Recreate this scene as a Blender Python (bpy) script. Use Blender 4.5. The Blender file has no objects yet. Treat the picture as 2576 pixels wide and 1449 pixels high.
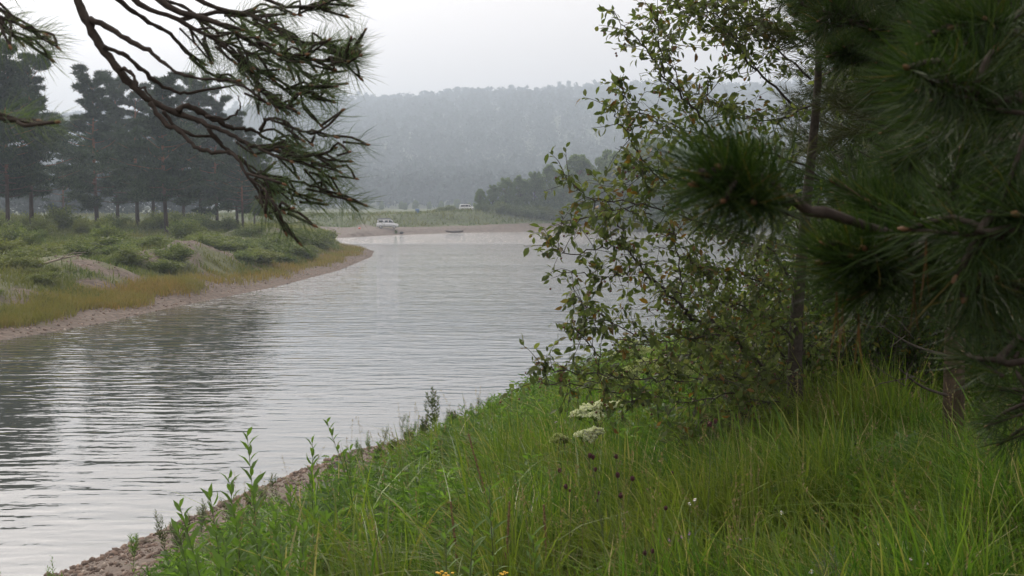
import bpy, math
import numpy as np
from mathutils import Matrix, Vector

R = math.radians
rng = np.random.default_rng(11)
scene = bpy.context.scene
col = scene.collection

# ------------------------------------------------------------------ camera
FPX = 3110.0                      # focal length in pixels of a 2576 px wide picture
CAM_H = 5.0                       # above the water
PITCH = math.atan((724.5 - 535.0) / FPX)
cam_data = bpy.data.cameras.new('camera')
cam_data.sensor_width = 36.0
cam_data.lens = 36.0 * FPX / 2576.0
cam_data.clip_start = 0.05
cam_data.clip_end = 9000.0
cam_data.dof.use_dof = True
cam_data.dof.focus_distance = 16.0
cam_data.dof.aperture_fstop = 13.0
cam = bpy.data.objects.new('camera', cam_data)
cam.location = (0, 0, CAM_H)
cam.rotation_euler = (math.pi / 2 - PITCH, 0, 0)
col.objects.link(cam)
scene.camera = cam

# ------------------------------------------------------------------ sky, sun, exposure
SUN_AZ, SUN_EL = -28.0, 34.0      # degrees; azimuth from +Y towards +X
world = bpy.data.worlds.new('World')
scene.world = world
world.use_nodes = True
wn, wl = world.node_tree.nodes, world.node_tree.links
wn.clear()
w_out = wn.new('ShaderNodeOutputWorld')
w_bg = wn.new('ShaderNodeBackground')
w_sky = wn.new('ShaderNodeTexSky')
w_sky.sky_type = 'NISHITA'
w_sky.sun_disc = False
w_sky.sun_elevation = R(SUN_EL)
w_sky.sun_rotation = R(SUN_AZ)
w_sky.air_density = 1.0
w_sky.dust_density = 6.0
w_sky.ozone_density = 1.0
w_bw = wn.new('ShaderNodeRGBToBW')
w_tint = wn.new('ShaderNodeMix'); w_tint.data_type = 'RGBA'; w_tint.blend_type = 'MULTIPLY'
w_tint.inputs[0].default_value = 1.0
w_tint.inputs[7].default_value = (1.0, 0.95, 0.925, 1)
w_mix = wn.new('ShaderNodeMix'); w_mix.data_type = 'RGBA'
w_mix.inputs[0].default_value = 0.86
w_veil = wn.new('ShaderNodeMix'); w_veil.data_type = 'RGBA'      # an even cloud veil over the sky
w_veil.inputs[0].default_value = 0.62
w_veil.inputs[7].default_value = (8.25, 7.6, 7.35, 1)
wl.new(w_sky.outputs[0], w_bw.inputs[0])
wl.new(w_bw.outputs[0], w_tint.inputs[6])
wl.new(w_sky.outputs[0], w_mix.inputs[6])
wl.new(w_tint.outputs[2], w_mix.inputs[7])
wl.new(w_mix.outputs[2], w_veil.inputs[6])
# an overcast sky grows brighter towards the zenith: (1 + 2 sin elevation) / 3
w_tc = wn.new('ShaderNodeTexCoord'); w_sep = wn.new('ShaderNodeSeparateXYZ')
wl.new(w_tc.outputs['Generated'], w_sep.inputs[0])
w_gr = wn.new('ShaderNodeMapRange'); w_gr.inputs[1].default_value = 0.0; w_gr.inputs[2].default_value = 1.0
w_gr.inputs[3].default_value = 1.0; w_gr.inputs[4].default_value = 3.6
wl.new(w_sep.outputs[2], w_gr.inputs[0])
w_oc = wn.new('ShaderNodeVectorMath'); w_oc.operation = 'SCALE'
wl.new(w_veil.outputs[2], w_oc.inputs[0]); wl.new(w_gr.outputs[0], w_oc.inputs['Scale'])
wl.new(w_oc.outputs[0], w_bg.inputs[0])
w_bg.inputs[1].default_value = 0.10
wl.new(w_bg.outputs[0], w_out.inputs[0])

sun_data = bpy.data.lights.new('sun', 'SUN')
sun_data.energy = 1.5
sun_data.angle = R(14)
sun_data.color = (1.0, 0.88, 0.72)
sun = bpy.data.objects.new('sun', sun_data)
S = Vector((math.sin(R(SUN_AZ)) * math.cos(R(SUN_EL)), math.cos(R(SUN_AZ)) * math.cos(R(SUN_EL)), math.sin(R(SUN_EL))))
sun.rotation_euler = S.to_track_quat('Z', 'Y').to_euler()
sun.location = (-40, 60, 80)
col.objects.link(sun)

scene.view_settings.view_transform = 'Standard'
scene.view_settings.look = 'None'
scene.view_settings.exposure = 0.0
scene.view_settings.gamma = 1.0
scene.render.engine = 'CYCLES'
cy = scene.cycles
cy.use_denoising = True
try:
    cy.denoiser = 'OPENIMAGEDENOISE'
    cy.denoising_input_passes = 'RGB_ALBEDO_NORMAL'
    cy.denoising_prefilter = 'ACCURATE'
except Exception:
    pass
cy.max_bounces = 4
cy.diffuse_bounces = 2
cy.glossy_bounces = 2
cy.transmission_bounces = 3
cy.transparent_max_bounces = 4
cy.volume_bounces = 0
cy.sample_clamp_indirect = 4.0
cy.caustics_reflective = False
cy.caustics_refractive = False
cy.use_adaptive_sampling = False

# ------------------------------------------------------------------ small helpers
SP, CP = math.sin(PITCH), math.cos(PITCH)


def P(px, py, d):
    """Point at forward distance d (metres along +Y) on the sight line of a picture point."""
    rx = (px - 1288.0) / FPX
    ry = (724.5 - py) / FPX
    v = np.array([rx, CP + ry * SP, -SP + ry * CP])
    v = v * (d / v[1])
    return np.array([0, 0, CAM_H]) + v


def uni(a, b, n=None):
    return rng.uniform(a, b, n)


class Geo:
    """Collects vertices, triangles and quads with material slots; becomes one mesh."""
    def __init__(self):
        self.V, self.T, self.Q, self.tm, self.qm, self.n = [], [], [], [], [], 0

    def add(self, V, T=None, Q=None, mi=0):
        V = np.asarray(V, float).reshape(-1, 3)
        if T is not None and len(T):
            T = np.asarray(T, int).reshape(-1, 3) + self.n
            self.T.append(T); self.tm.append(np.full(len(T), mi))
        if Q is not None and len(Q):
            Q = np.asarray(Q, int).reshape(-1, 4) + self.n
            self.Q.append(Q); self.qm.append(np.full(len(Q), mi))
        self.V.append(V); self.n += len(V)
        return self

    def stamp(self, tv, tt, M, pos, mi=0):
        """Copies of a triangle template (tv, tt) with 3x3 matrices M (k,3,3) at pos (k,3)."""
        k, n = len(M), len(tv)
        V = np.einsum('kij,nj->kni', M, tv) + np.asarray(pos)[:, None, :]
        T = (np.asarray(tt)[None] + (np.arange(k) * n)[:, None, None]).reshape(-1, 3)
        return self.add(V.reshape(-1, 3), T, mi=mi)

    def box(self, lo, hi, mi=0):
        x0, y0, z0 = lo; x1, y1, z1 = hi
        V = [(x0, y0, z0), (x1, y0, z0), (x1, y1, z0), (x0, y1, z0), (x0, y0, z1), (x1, y0, z1), (x1, y1, z1), (x0, y1, z1)]
        Q = [(0, 3, 2, 1), (4, 5, 6, 7), (0, 1, 5, 4), (1, 2, 6, 5), (2, 3, 7, 6), (3, 0, 4, 7)]
        return self.add(V, Q=Q, mi=mi)

    def prism(self, prof, y0, y1, mi=0, taper=1.0):
        """Profile in x,z extruded along y; the far and near ends may be pulled in by taper about the profile's middle."""
        p = np.array(prof, float); n = len(p)
        c = p.mean(0)
        a = np.c_[p[:, 0], np.full(n, y0), p[:, 1]]
        b = np.c_[p[:, 0], np.full(n, y1), p[:, 1]]
        Q = [(i, (i + 1) % n, n + (i + 1) % n, n + i) for i in range(n)]
        V = np.r_[a, b, [[c[0], y0, c[1]]], [[c[0], y1, c[1]]]]
        T = [(2 * n, (i + 1) % n, i) for i in range(n)] + [(2 * n + 1, n + i, n + (i + 1) % n) for i in range(n)]
        return self.add(V, T, Q, mi)

    def tube(self, pts, rad, sides=6, mi=0, cap=True):
        p = np.asarray(pts, float); n = len(p)
        r = np.broadcast_to(np.asarray(rad, float), (n,))
        t = np.gradient(p, axis=0); t /= np.linalg.norm(t, axis=1)[:, None] + 1e-9
        ref = np.array([0.31, 0.17, 0.94]) if abs(t[0, 2]) < .9 else np.array([1., .2, 0])
        u = np.cross(t, ref); u /= np.linalg.norm(u, axis=1)[:, None] + 1e-9
        w = np.cross(t, u)
        a = np.linspace(0, 2 * np.pi, sides, endpoint=False)
        V = p[:, None] + r[:, None, None] * (np.cos(a)[None, :, None] * u[:, None] + np.sin(a)[None, :, None] * w[:, None])
        i = np.arange(n - 1)[:, None] * sides; j = np.arange(sides)[None]; j2 = (j + 1) % sides
        Q = np.stack([i + j, i + j2, i + sides + j2, i + sides + j], -1).reshape(-1, 4)
        V = V.reshape(-1, 3)
        T = None
        if cap:
            V = np.r_[V, p[-1:] + t[-1:] * r[-1], p[:1]]
            e = (n - 1) * sides
            T = [(e + k, e + (k + 1) % sides, n * sides) for k in range(sides)] + [((k + 1) % sides, k, n * sides + 1) for k in range(sides)]
        return self.add(V, T, Q, mi)

    def shift(self, off):
        self.V = [v - np.asarray(off) for v in self.V]
        return self

    def mesh(self, name, mats, smooth=False):
        V = np.concatenate(self.V) if self.V else np.zeros((0, 3))
        T = np.concatenate(self.T) if self.T else np.zeros((0, 3), int)
        Q = np.concatenate(self.Q) if self.Q else np.zeros((0, 4), int)
        me = bpy.data.meshes.new(name)
        me.vertices.add(len(V)); me.vertices.foreach_set('co', V.astype(np.float32).ravel())
        li = np.r_[T.ravel(), Q.ravel()].astype(np.int32)
        me.loops.add(len(li)); me.loops.foreach_set('vertex_index', li)
        nt, nq = len(T), len(Q)
        ls = np.r_[np.arange(nt) * 3, nt * 3 + np.arange(nq) * 4].astype(np.int32)
        me.polygons.add(nt + nq); me.polygons.foreach_set('loop_start', ls)
        mi = np.r_[np.concatenate(self.tm) if self.tm else [], np.concatenate(self.qm) if self.qm else []].astype(np.int32)
        for m in (mats if isinstance(mats, (list, tuple)) else [mats]):
            me.materials.append(m)
        me.polygons.foreach_set('material_index', mi)
        if smooth:
            me.polygons.foreach_set('use_smooth', np.ones(nt + nq, bool))
        me.update(calc_edges=True)
        return me


def link(name, me, parent=None, loc=None):
    o = bpy.data.objects.new(name, me); col.objects.link(o)
    if loc is not None: o.location = loc
    if parent: o.parent = parent
    return o


def tag(o, label=None, cat=None, group=None, kind=None):
    if label: o['label'] = label
    if cat: o['category'] = cat
    if group: o['group'] = group
    if kind: o['kind'] = kind
    return o


def thing(name, label, cat, loc, group=None, rz=0.0):
    o = bpy.data.objects.new(name, None); col.objects.link(o)
    o.empty_display_size = 0.2
    o.location = loc; o.rotation_euler = (0, 0, rz)
    return tag(o, label, cat, group)


def copy_tree(o, parent=None):
    c = o.copy(); col.objects.link(c); c.parent = parent
    for ch in o.children: copy_tree(ch, c)
    return c


def norm(a):
    return a / (np.linalg.norm(a, axis=-1, keepdims=True) + 1e-9)


def frames(d, scale=1.0, roll=None):
    """Rotation matrices whose local +Y points along d, random roll; scaled."""
    d = norm(np.asarray(d, float)); k = len(d)
    ref = norm(rng.normal(size=(k, 3)))
    x = norm(np.cross(d, ref)); z = np.cross(x, d)
    M = np.stack([x, d, z], -1)
    return M * np.broadcast_to(np.asarray(scale, float), (k,))[:, None, None]


def frames_up(d, scale=1.0, tilt=0.5):
    """Like frames, but the local +Z stays near the world's up (leaves that face the sky)."""
    d = norm(np.asarray(d, float)); k = len(d)
    ref = norm(np.array([0, 0, 1.0]) + rng.normal(size=(k, 3)) * tilt)
    x = norm(np.cross(d, ref)); z = np.cross(x, d)
    return np.stack([x, d, z], -1) * np.broadcast_to(np.asarray(scale, float), (k,))[:, None, None]


def smooth_line(pts, n):
    """Catmull-Rom through the points, n samples."""
    p = np.asarray(pts, float)
    if len(p) == 2:
        return p[0] + (p[1] - p[0]) * np.linspace(0, 1, n)[:, None]
    q = np.r_[[2 * p[0] - p[1]], p, [2 * p[-1] - p[-2]]]
    u = np.linspace(0, len(p) - 1 - 1e-6, n); i = u.astype(int); f = (u - i)[:, None]
    a, b, c, d = q[i], q[i + 1], q[i + 2], q[i + 3]
    return .5 * (2 * b + (c - a) * f + (2 * a - 5 * b + 4 * c - d) * f ** 2 + (3 * b - a - 3 * c + d) * f ** 3)


def sdist(x, y, poly):
    """Signed distance to an open polyline; positive on its right-hand side."""
    x = np.asarray(x, float); y = np.asarray(y, float)
    best = np.full(x.shape, 1e18); sg = np.ones(x.shape)
    for (x0, y0), (x1, y1) in zip(poly[:-1], poly[1:]):
        dx, dy = x1 - x0, y1 - y0
        t = np.clip(((x - x0) * dx + (y - y0) * dy) / (dx * dx + dy * dy), 0, 1)
        ex, ey = x - (x0 + t * dx), y - (y0 + t * dy)
        d2 = ex * ex + ey * ey
        cr = dx * (y - y0) - dy * (x - x0)
        m = d2 < best
        best = np.where(m, d2, best); sg = np.where(m, np.where(cr > 0, -1.0, 1.0), sg)
    return np.sqrt(best) * sg


def vnoise(x, y, sc, seed=0):
    """Smooth value noise in 0..1."""
    x = np.asarray(x, float) / sc + 1000.3 + seed * 17.7; y = np.asarray(y, float) / sc + 1000.7 + seed * 9.1
    xi, yi = np.floor(x), np.floor(y); fx, fy = x - xi, y - yi
    fx = fx * fx * (3 - 2 * fx); fy = fy * fy * (3 - 2 * fy)
    def h(a, b):
        v = np.sin(a * 127.1 + b * 311.7 + seed * 74.7) * 43758.5453
        return v - np.floor(v)
    return (h(xi, yi) * (1 - fx) + h(xi + 1, yi) * fx) * (1 - fy) + (h(xi, yi + 1) * (1 - fx) + h(xi + 1, yi + 1) * fx) * fy


def sstep(a, b, x):
    t = np.clip((np.asarray(x, float) - a) / (b - a), 0, 1)
    return t * t * (3 - 2 * t)


# ------------------------------------------------------------------ materials
def nodes(name):
    m = bpy.data.materials.new(name); m.use_nodes = True
    nt = m.node_tree; nt.nodes.clear()
    out = nt.nodes.new('ShaderNodeOutputMaterial')
    return m, nt, out


def ramp(nt, fac, stops):
    r = nt.nodes.new('ShaderNodeValToRGB')
    e = r.color_ramp.elements
    while len(e) < len(stops): e.new(0.5)
    for k, (p, c) in enumerate(stops):
        e[k].position = p; e[k].color = (*c, 1)
    nt.links.new(fac, r.inputs[0])
    return r.outputs[0]


def noise_tex(nt, scale, detail=3, rough=0.6, vec=None):
    t = nt.nodes.new('ShaderNodeTexNoise')
    t.inputs['Scale'].default_value = scale; t.inputs['Detail'].default_value = detail; t.inputs['Roughness'].default_value = rough
    if vec is not None: nt.links.new(vec, t.inputs['Vector'])
    return t.outputs[0]


def mixc(nt, fac, a, b, mode='MIX'):
    m = nt.nodes.new('ShaderNodeMix'); m.data_type = 'RGBA'; m.blend_type = mode
    for s, v in ((m.inputs[0], fac), (m.inputs[6], a), (m.inputs[7], b)):
        if isinstance(v, (int, float)): s.default_value = v
        elif isinstance(v, tuple): s.default_value = (*v, 1)
        else: nt.links.new(v, s)
    return m.outputs[2]


def world_pos(nt):
    return nt.nodes.new('ShaderNodeNewGeometry').outputs['Position']


def foliage(name, stops, trans=0.35, rough=0.55, patch=None, patch_scale=0.5, spec=0.3, tcol=1.4):
    """Leaves: every leaf its own tone, patches of another tone over the plant, light shining through."""
    m, nt, out = nodes(name)
    g = nt.nodes.new('ShaderNodeNewGeometry')
    c = ramp(nt, g.outputs['Random Per Island'], stops)
    if patch:
        f = ramp(nt, noise_tex(nt, patch_scale, 2, .5, g.outputs['Position']), [(0.42, (0, 0, 0)), (0.62, (1, 1, 1))])
        c = mixc(nt, f, c, mixc(nt, 0.65, c, patch))
    b = nt.nodes.new('ShaderNodeBsdfPrincipled')
    nt.links.new(c, b.inputs['Base Color'])
    b.inputs['Roughness'].default_value = rough
    b.inputs['Specular IOR Level'].default_value = spec
    t = nt.nodes.new('ShaderNodeBsdfTranslucent')
    nt.links.new(mixc(nt, 1.0, c, (tcol, tcol * 1.05, tcol * .6), 'MULTIPLY'), t.inputs[0])
    mx = nt.nodes.new('ShaderNodeMixShader'); mx.inputs[0].default_value = trans
    nt.links.new(b.outputs[0], mx.inputs[1]); nt.links.new(t.outputs[0], mx.inputs[2])
    nt.links.new(mx.outputs[0], out.inputs[0])
    return m


def plain(name, c, rough=0.6, vary=0.25, scale=8.0, bump=0.0, metal=0.0, spec=0.5, dist=0.01):
    m, nt, out = nodes(name)
    tc = nt.nodes.new('ShaderNodeTexCoord').outputs['Object']
    n = noise_tex(nt, scale, 4, .65, tc)
    lo = tuple(max(0, v * (1 - vary)) for v in c); hi = tuple(min(1, v * (1 + vary)) for v in c)
    b = nt.nodes.new('ShaderNodeBsdfPrincipled')
    nt.links.new(ramp(nt, n, [(0.3, lo), (0.7, hi)]), b.inputs['Base Color'])
    b.inputs['Roughness'].default_value = rough; b.inputs['Metallic'].default_value = metal
    b.inputs['Specular IOR Level'].default_value = spec
    if bump:
        bp = nt.nodes.new('ShaderNodeBump'); bp.inputs['Strength'].default_value = bump; bp.inputs['Distance'].default_value = dist
        nt.links.new(n, bp.inputs['Height']); nt.links.new(bp.outputs[0], b.inputs['Normal'])
    nt.links.new(b.outputs[0], out.inputs[0])
    return m


def ground_mat(name, gravel, soil, gscale=6.0):
    """Gravel and overgrown soil; the vertex attribute 'veg' says where plants have taken the ground."""
    m, nt, out = nodes(name)
    pos = world_pos(nt)
    at = nt.nodes.new('ShaderNodeAttribute'); at.attribute_name = 'veg'
    vo = nt.nodes.new('ShaderNodeTexVoronoi'); vo.inputs['Scale'].default_value = gscale
    nt.links.new(pos, vo.inputs['Vector'])
    vb = nt.nodes.new('ShaderNodeRGBToBW'); nt.links.new(vo.outputs['Color'], vb.inputs[0])
    vr = ramp(nt, vb.outputs[0], [(0.2, (.55, .54, .53)), (.8, (1.35, 1.35, 1.35))])
    peb = mixc(nt, 0.55, ramp(nt, noise_tex(nt, gscale * .35, 5, .7, pos), [(0.3, tuple(v * .62 for v in gravel)), (0.7, tuple(v * 1.3 for v in gravel))]),
               mixc(nt, 1.0, vr, tuple(gravel), 'MULTIPLY'))
    so = ramp(nt, noise_tex(nt, gscale * .5, 4, .6, pos), [(0.3, tuple(v * .6 for v in soil)), (0.7, tuple(v * 1.4 for v in soil))])
    f = ramp(nt, at.outputs['Fac'], [(0.35, (0, 0, 0)), (0.65, (1, 1, 1))])
    b = nt.nodes.new('ShaderNodeBsdfPrincipled')
    nt.links.new(mixc(nt, f, peb, so), b.inputs['Base Color'])
    b.inputs['Roughness'].default_value = 0.9; b.inputs['Specular IOR Level'].default_value = 0.2
    bp = nt.nodes.new('ShaderNodeBump'); bp.inputs['Strength'].default_value = 0.7; bp.inputs['Distance'].default_value = 0.25 / gscale
    nt.links.new(vo.outputs['Distance'], bp.inputs['Height']); nt.links.new(bp.outputs[0], b.inputs['Normal'])
    nt.links.new(b.outputs[0], out.inputs[0])
    return m


def bark_mat(name, low, high, h0, h1, scale=14.0):
    """Bark that changes from grey-brown plates low down to orange skin higher up the stem (local z)."""
    m, nt, out = nodes(name)
    tc = nt.nodes.new('ShaderNodeTexCoord').outputs['Object']
    mp = nt.nodes.new('ShaderNodeMapping'); mp.inputs['Scale'].default_value = (1, 1, 0.25)
    nt.links.new(tc, mp.inputs[0])
    n = noise_tex(nt, scale, 5, .7, mp.outputs[0])
    sx = nt.nodes.new('ShaderNodeSeparateXYZ'); nt.links.new(tc, sx.inputs[0])
    mr = nt.nodes.new('ShaderNodeMapRange'); mr.inputs[1].default_value = h0; mr.inputs[2].default_value = h1
    nt.links.new(sx.outputs[2], mr.inputs[0])
    a = ramp(nt, n, [(0.3, tuple(v * .5 for v in low)), (0.7, tuple(v * 1.5 for v in low))])
    b_ = ramp(nt, n, [(0.3, tuple(v * .7 for v in high)), (0.7, tuple(v * 1.3 for v in high))])
    b = nt.nodes.new('ShaderNodeBsdfPrincipled')
    nt.links.new(mixc(nt, mr.outputs[0], a, b_), b.inputs['Base Color'])
    b.inputs['Roughness'].default_value = 0.9; b.inputs['Specular IOR Level'].default_value = 0.15
    bp = nt.nodes.new('ShaderNodeBump'); bp.inputs['Strength'].default_value = 0.8; bp.inputs['Distance'].default_value = 0.02
    nt.links.new(n, bp.inputs['Height']); nt.links.new(bp.outputs[0], b.inputs['Normal'])
    nt.links.new(b.outputs[0], out.inputs[0])
    return m


M_NEAR = ground_mat('near_bank_ground', (0.12, 0.095, 0.078), (0.055, 0.05, 0.025), 22.0)
M_LEFT = ground_mat('left_bank_ground', (0.098, 0.075, 0.06), (0.075, 0.08, 0.035), 5.0)
M_FAR = ground_mat('far_bank_ground', (0.118, 0.095, 0.08), (0.075, 0.09, 0.04), 2.5)
M_HILL = ground_mat('hill_ground', (0.1, 0.09, 0.06), (0.03, 0.045, 0.025), 0.4)
M_BARK_FAR = bark_mat('pine_bark_far', (0.06, 0.045, 0.037), (0.24, 0.105, 0.05), 4.0, 10.0, 3.0)
M_BARK_NEAR = bark_mat('pine_bark_near', (0.12, 0.085, 0.065), (0.16, 0.09, 0.055), 1.5, 5.0, 18.0)
M_TWIG = plain('pine_twig_bark', (0.045, 0.036, 0.03), 0.9, .4, 60, .5, dist=.003, spec=.15)
M_DEAD = plain('dead_twig_bark', (0.075, 0.065, 0.055), 0.9, .4, 50, .5, dist=.003, spec=.15)
M_APPLE_BARK = plain('apple_bark', (0.06, 0.05, 0.042), 0.9, .4, 40, .6, dist=.004, spec=.15)
M_NEEDLE_NEAR = foliage('pine_needles_near', [(0, (0.011, 0.026, 0.006)), (.5, (0.022, 0.045, 0.009)), (.94, (0.045, 0.072, 0.014)), (1, (0.13, 0.085, 0.02))], .3, .5, spec=.22)
M_NEEDLE_LEFT = foliage('pine_needles_left', [(0, (0.045, 0.075, 0.04)), (.6, (0.08, 0.12, 0.06)), (.95, (0.12, 0.16, 0.08)), (1, (0.16, 0.09, 0.055))], .45, .5, spec=.3)
M_NEEDLE_BROWN = foliage('withered_needles', [(0, (0.07, 0.035, 0.015)), (1, (0.13, 0.065, 0.022))], .3, .6)
M_PINE_MID = foliage('pine_foliage_mid', [(0, (0.012, 0.024, 0.008)), (.6, (0.024, 0.04, 0.012)), (1, (0.045, 0.062, 0.018))], .25, .5, patch=(0.06, 0.06, 0.015), patch_scale=1.2)
M_PINE_FAR = foliage('pine_foliage_far', [(0, (0.008, 0.022, 0.009)), (.6, (0.018, 0.04, 0.015)), (1, (0.04, 0.066, 0.022))], .22, .6)
M_APPLE = foliage('apple_leaves', [(0, (0.05, 0.07, 0.024)), (.5, (0.09, 0.12, 0.04)), (.88, (0.14, 0.165, 0.06)), (.975, (0.12, 0.06, 0.025)), (1, (0.18, 0.11, 0.02))], .5, .5, spec=.25)
M_BUSH_NEAR = foliage('undergrowth_leaves', [(0, (0.022, 0.045, 0.01)), (.6, (0.05, 0.085, 0.016)), (.95, (0.09, 0.12, 0.022)), (1, (0.2, 0.13, 0.02))], .4, .5)
M_BERRY = plain('berries', (0.11, 0.04, 0.025), .5, .3, 20)
M_GRASS = foliage('near_grass', [(0, (0.032, 0.085, 0.012)), (.3, (0.06, 0.13, 0.016)), (.6, (0.1, 0.18, 0.022)), (.84, (0.155, 0.235, 0.034)), (.92, (0.22, 0.22, 0.06)), (1, (0.42, 0.35, 0.22))], .45, .45, patch=(0.13, 0.155, 0.028), patch_scale=.9)
M_HERB = foliage('slope_herbs', [(0, (0.055, 0.115, 0.018)), (.5, (0.1, 0.19, 0.03)), (1, (0.155, 0.26, 0.055))], .5, .55, patch=(0.06, 0.1, 0.05), patch_scale=.7)
M_WILLOW = foliage('willow_leaves', [(0, (0.06, 0.12, 0.022)), (1, (0.12, 0.2, 0.045))], .45, .5)
M_MUGWORT = foliage('mugwort_leaves', [(0, (0.10, 0.125, 0.08)), (1, (0.19, 0.21, 0.15))], .3, .7)
M_WEED = foliage('shore_weed_leaves', [(0, (0.04, 0.06, 0.02)), (.9, (0.075, 0.1, 0.035)), (1, (0.1, 0.05, 0.03))], .35, .6)
M_STEM = plain('green_stem', (0.07, 0.09, 0.03), .7, .3, 30)
M_DRYSTEM = plain('dry_stem', (0.16, 0.10, 0.045), .8, .35, 60, .6, dist=.003)
M_UMBEL = foliage('umbel_florets', [(0, (0.45, 0.5, 0.33)), (.7, (0.66, 0.68, 0.56)), (1, (0.75, 0.75, 0.68))], .3, .7)
M_UMBEL_G = foliage('umbel_green_seeds', [(0, (0.24, 0.29, 0.12)), (1, (0.42, 0.45, 0.24))], .3, .7)
M_BURNET = plain('burnet_heads', (0.055, 0.012, 0.016), .8, .4, 200, .8, dist=.003)
M_YELLOW = plain('tansy_heads', (0.6, 0.36, 0.02), .7, .2, 200, .5, dist=.002)
M_PETAL = plain('daisy_petals', (0.75, 0.74, 0.76), .6, .08, 30)
M_PURPLE = plain('vetch_petals', (0.2, 0.13, 0.3), .6, .25, 30)
M_STONE = None
M_ORANGE_GRASS = foliage('ochre_shore_grass', [(0, (0.14, 0.11, 0.03)), (.5, (0.23, 0.155, 0.05)), (.85, (0.16, 0.15, 0.04)), (1, (0.27, 0.16, 0.065))], .35, .7, patch=(0.13, 0.15, 0.04), patch_scale=.12)
M_LEFT_HERB = foliage('left_bank_herbs', [(0, (0.05, 0.075, 0.022)), (.6, (0.085, 0.115, 0.03)), (1, (0.14, 0.155, 0.045))], .35, .65, patch=(0.14, 0.125, 0.035), patch_scale=.13)
M_BUSH = foliage('bank_bush_leaves', [(0, (0.06, 0.085, 0.028)), (.6, (0.1, 0.135, 0.042)), (1, (0.15, 0.18, 0.06))], .4, .6, patch=(0.14, 0.15, 0.045), patch_scale=.1)
M_DECID = foliage('far_tree_leaves', [(0, (0.07, 0.11, 0.05)), (.6, (0.115, 0.165, 0.075)), (1, (0.17, 0.21, 0.1))], .5, .6)
M_FOREST = foliage('hill_forest', [(0, (0.02, 0.034, 0.024)), (1, (0.028, 0.042, 0.028))], .05, 1.0, spec=.0)
M_WHITE = plain('white_paint', (0.62, 0.63, 0.64), .35, .04, 3)
M_GLASS = plain('dark_window', (0.03, 0.035, 0.04), .08, .1, 2, spec=.8)
M_TYRE = plain('tyre_rubber', (0.02, 0.02, 0.02), .85, .2, 10)
M_RIM = plain('wheel_rim', (0.5, 0.5, 0.5), .35, .1, 10, metal=.8)
M_GREY = plain('grey_roof_cloth', (0.13, 0.14, 0.15), .7, .15, 5)
M_DARK = plain('dark_trim', (0.03, 0.03, 0.033), .6, .2, 5)
M_LAMP = plain('lamp_glass', (0.6, 0.55, 0.45), .2, .1, 10)
M_BLUE = plain('blue_plastic', (0.05, 0.12, 0.26), .5, .15, 5)
M_RED = plain('red_cloth', (0.6, 0.09, 0.04), .6, .2, 5)
M_BOAT = plain('tarred_boat_wood', (0.07, 0.05, 0.042), .75, .35, 4, .4)
M_DRIFT = plain('driftwood', (0.2, 0.165, 0.13), .85, .3, 6, .4)


def stone_mat():
    m, nt, out = nodes('beach_stones')
    g = nt.nodes.new('ShaderNodeNewGeometry'); oi = nt.nodes.new('ShaderNodeObjectInfo')
    add = nt.nodes.new('ShaderNodeMath'); add.operation = 'ADD'
    fr = nt.nodes.new('ShaderNodeMath'); fr.operation = 'FRACT'
    nt.links.new(g.outputs['Random Per Island'], add.inputs[0]); nt.links.new(oi.outputs['Random'], add.inputs[1]); nt.links.new(add.outputs[0], fr.inputs[0])
    c = ramp(nt, fr.outputs[0], [(0, (0.08, 0.062, 0.052)), (.35, (0.13, 0.098, 0.08)), (.7, (0.19, 0.14, 0.112)), (.9, (0.25, 0.19, 0.15)), (1, (0.32, 0.28, 0.24))])
    n = noise_tex(nt, 40, 4, .7, g.outputs['Position'])
    b = nt.nodes.new('ShaderNodeBsdfPrincipled')
    nt.links.new(mixc(nt, .5, c, mixc(nt, 1.0, c, ramp(nt, n, [(.3, (.5, .5, .5)), (.7, (1.4, 1.35, 1.3))]), 'MULTIPLY')), b.inputs['Base Color'])
    b.inputs['Roughness'].default_value = .85; b.inputs['Specular IOR Level'].default_value = .25
    nt.links.new(b.outputs[0], out.inputs[0])
    return m


M_STONE = stone_mat()


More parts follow.
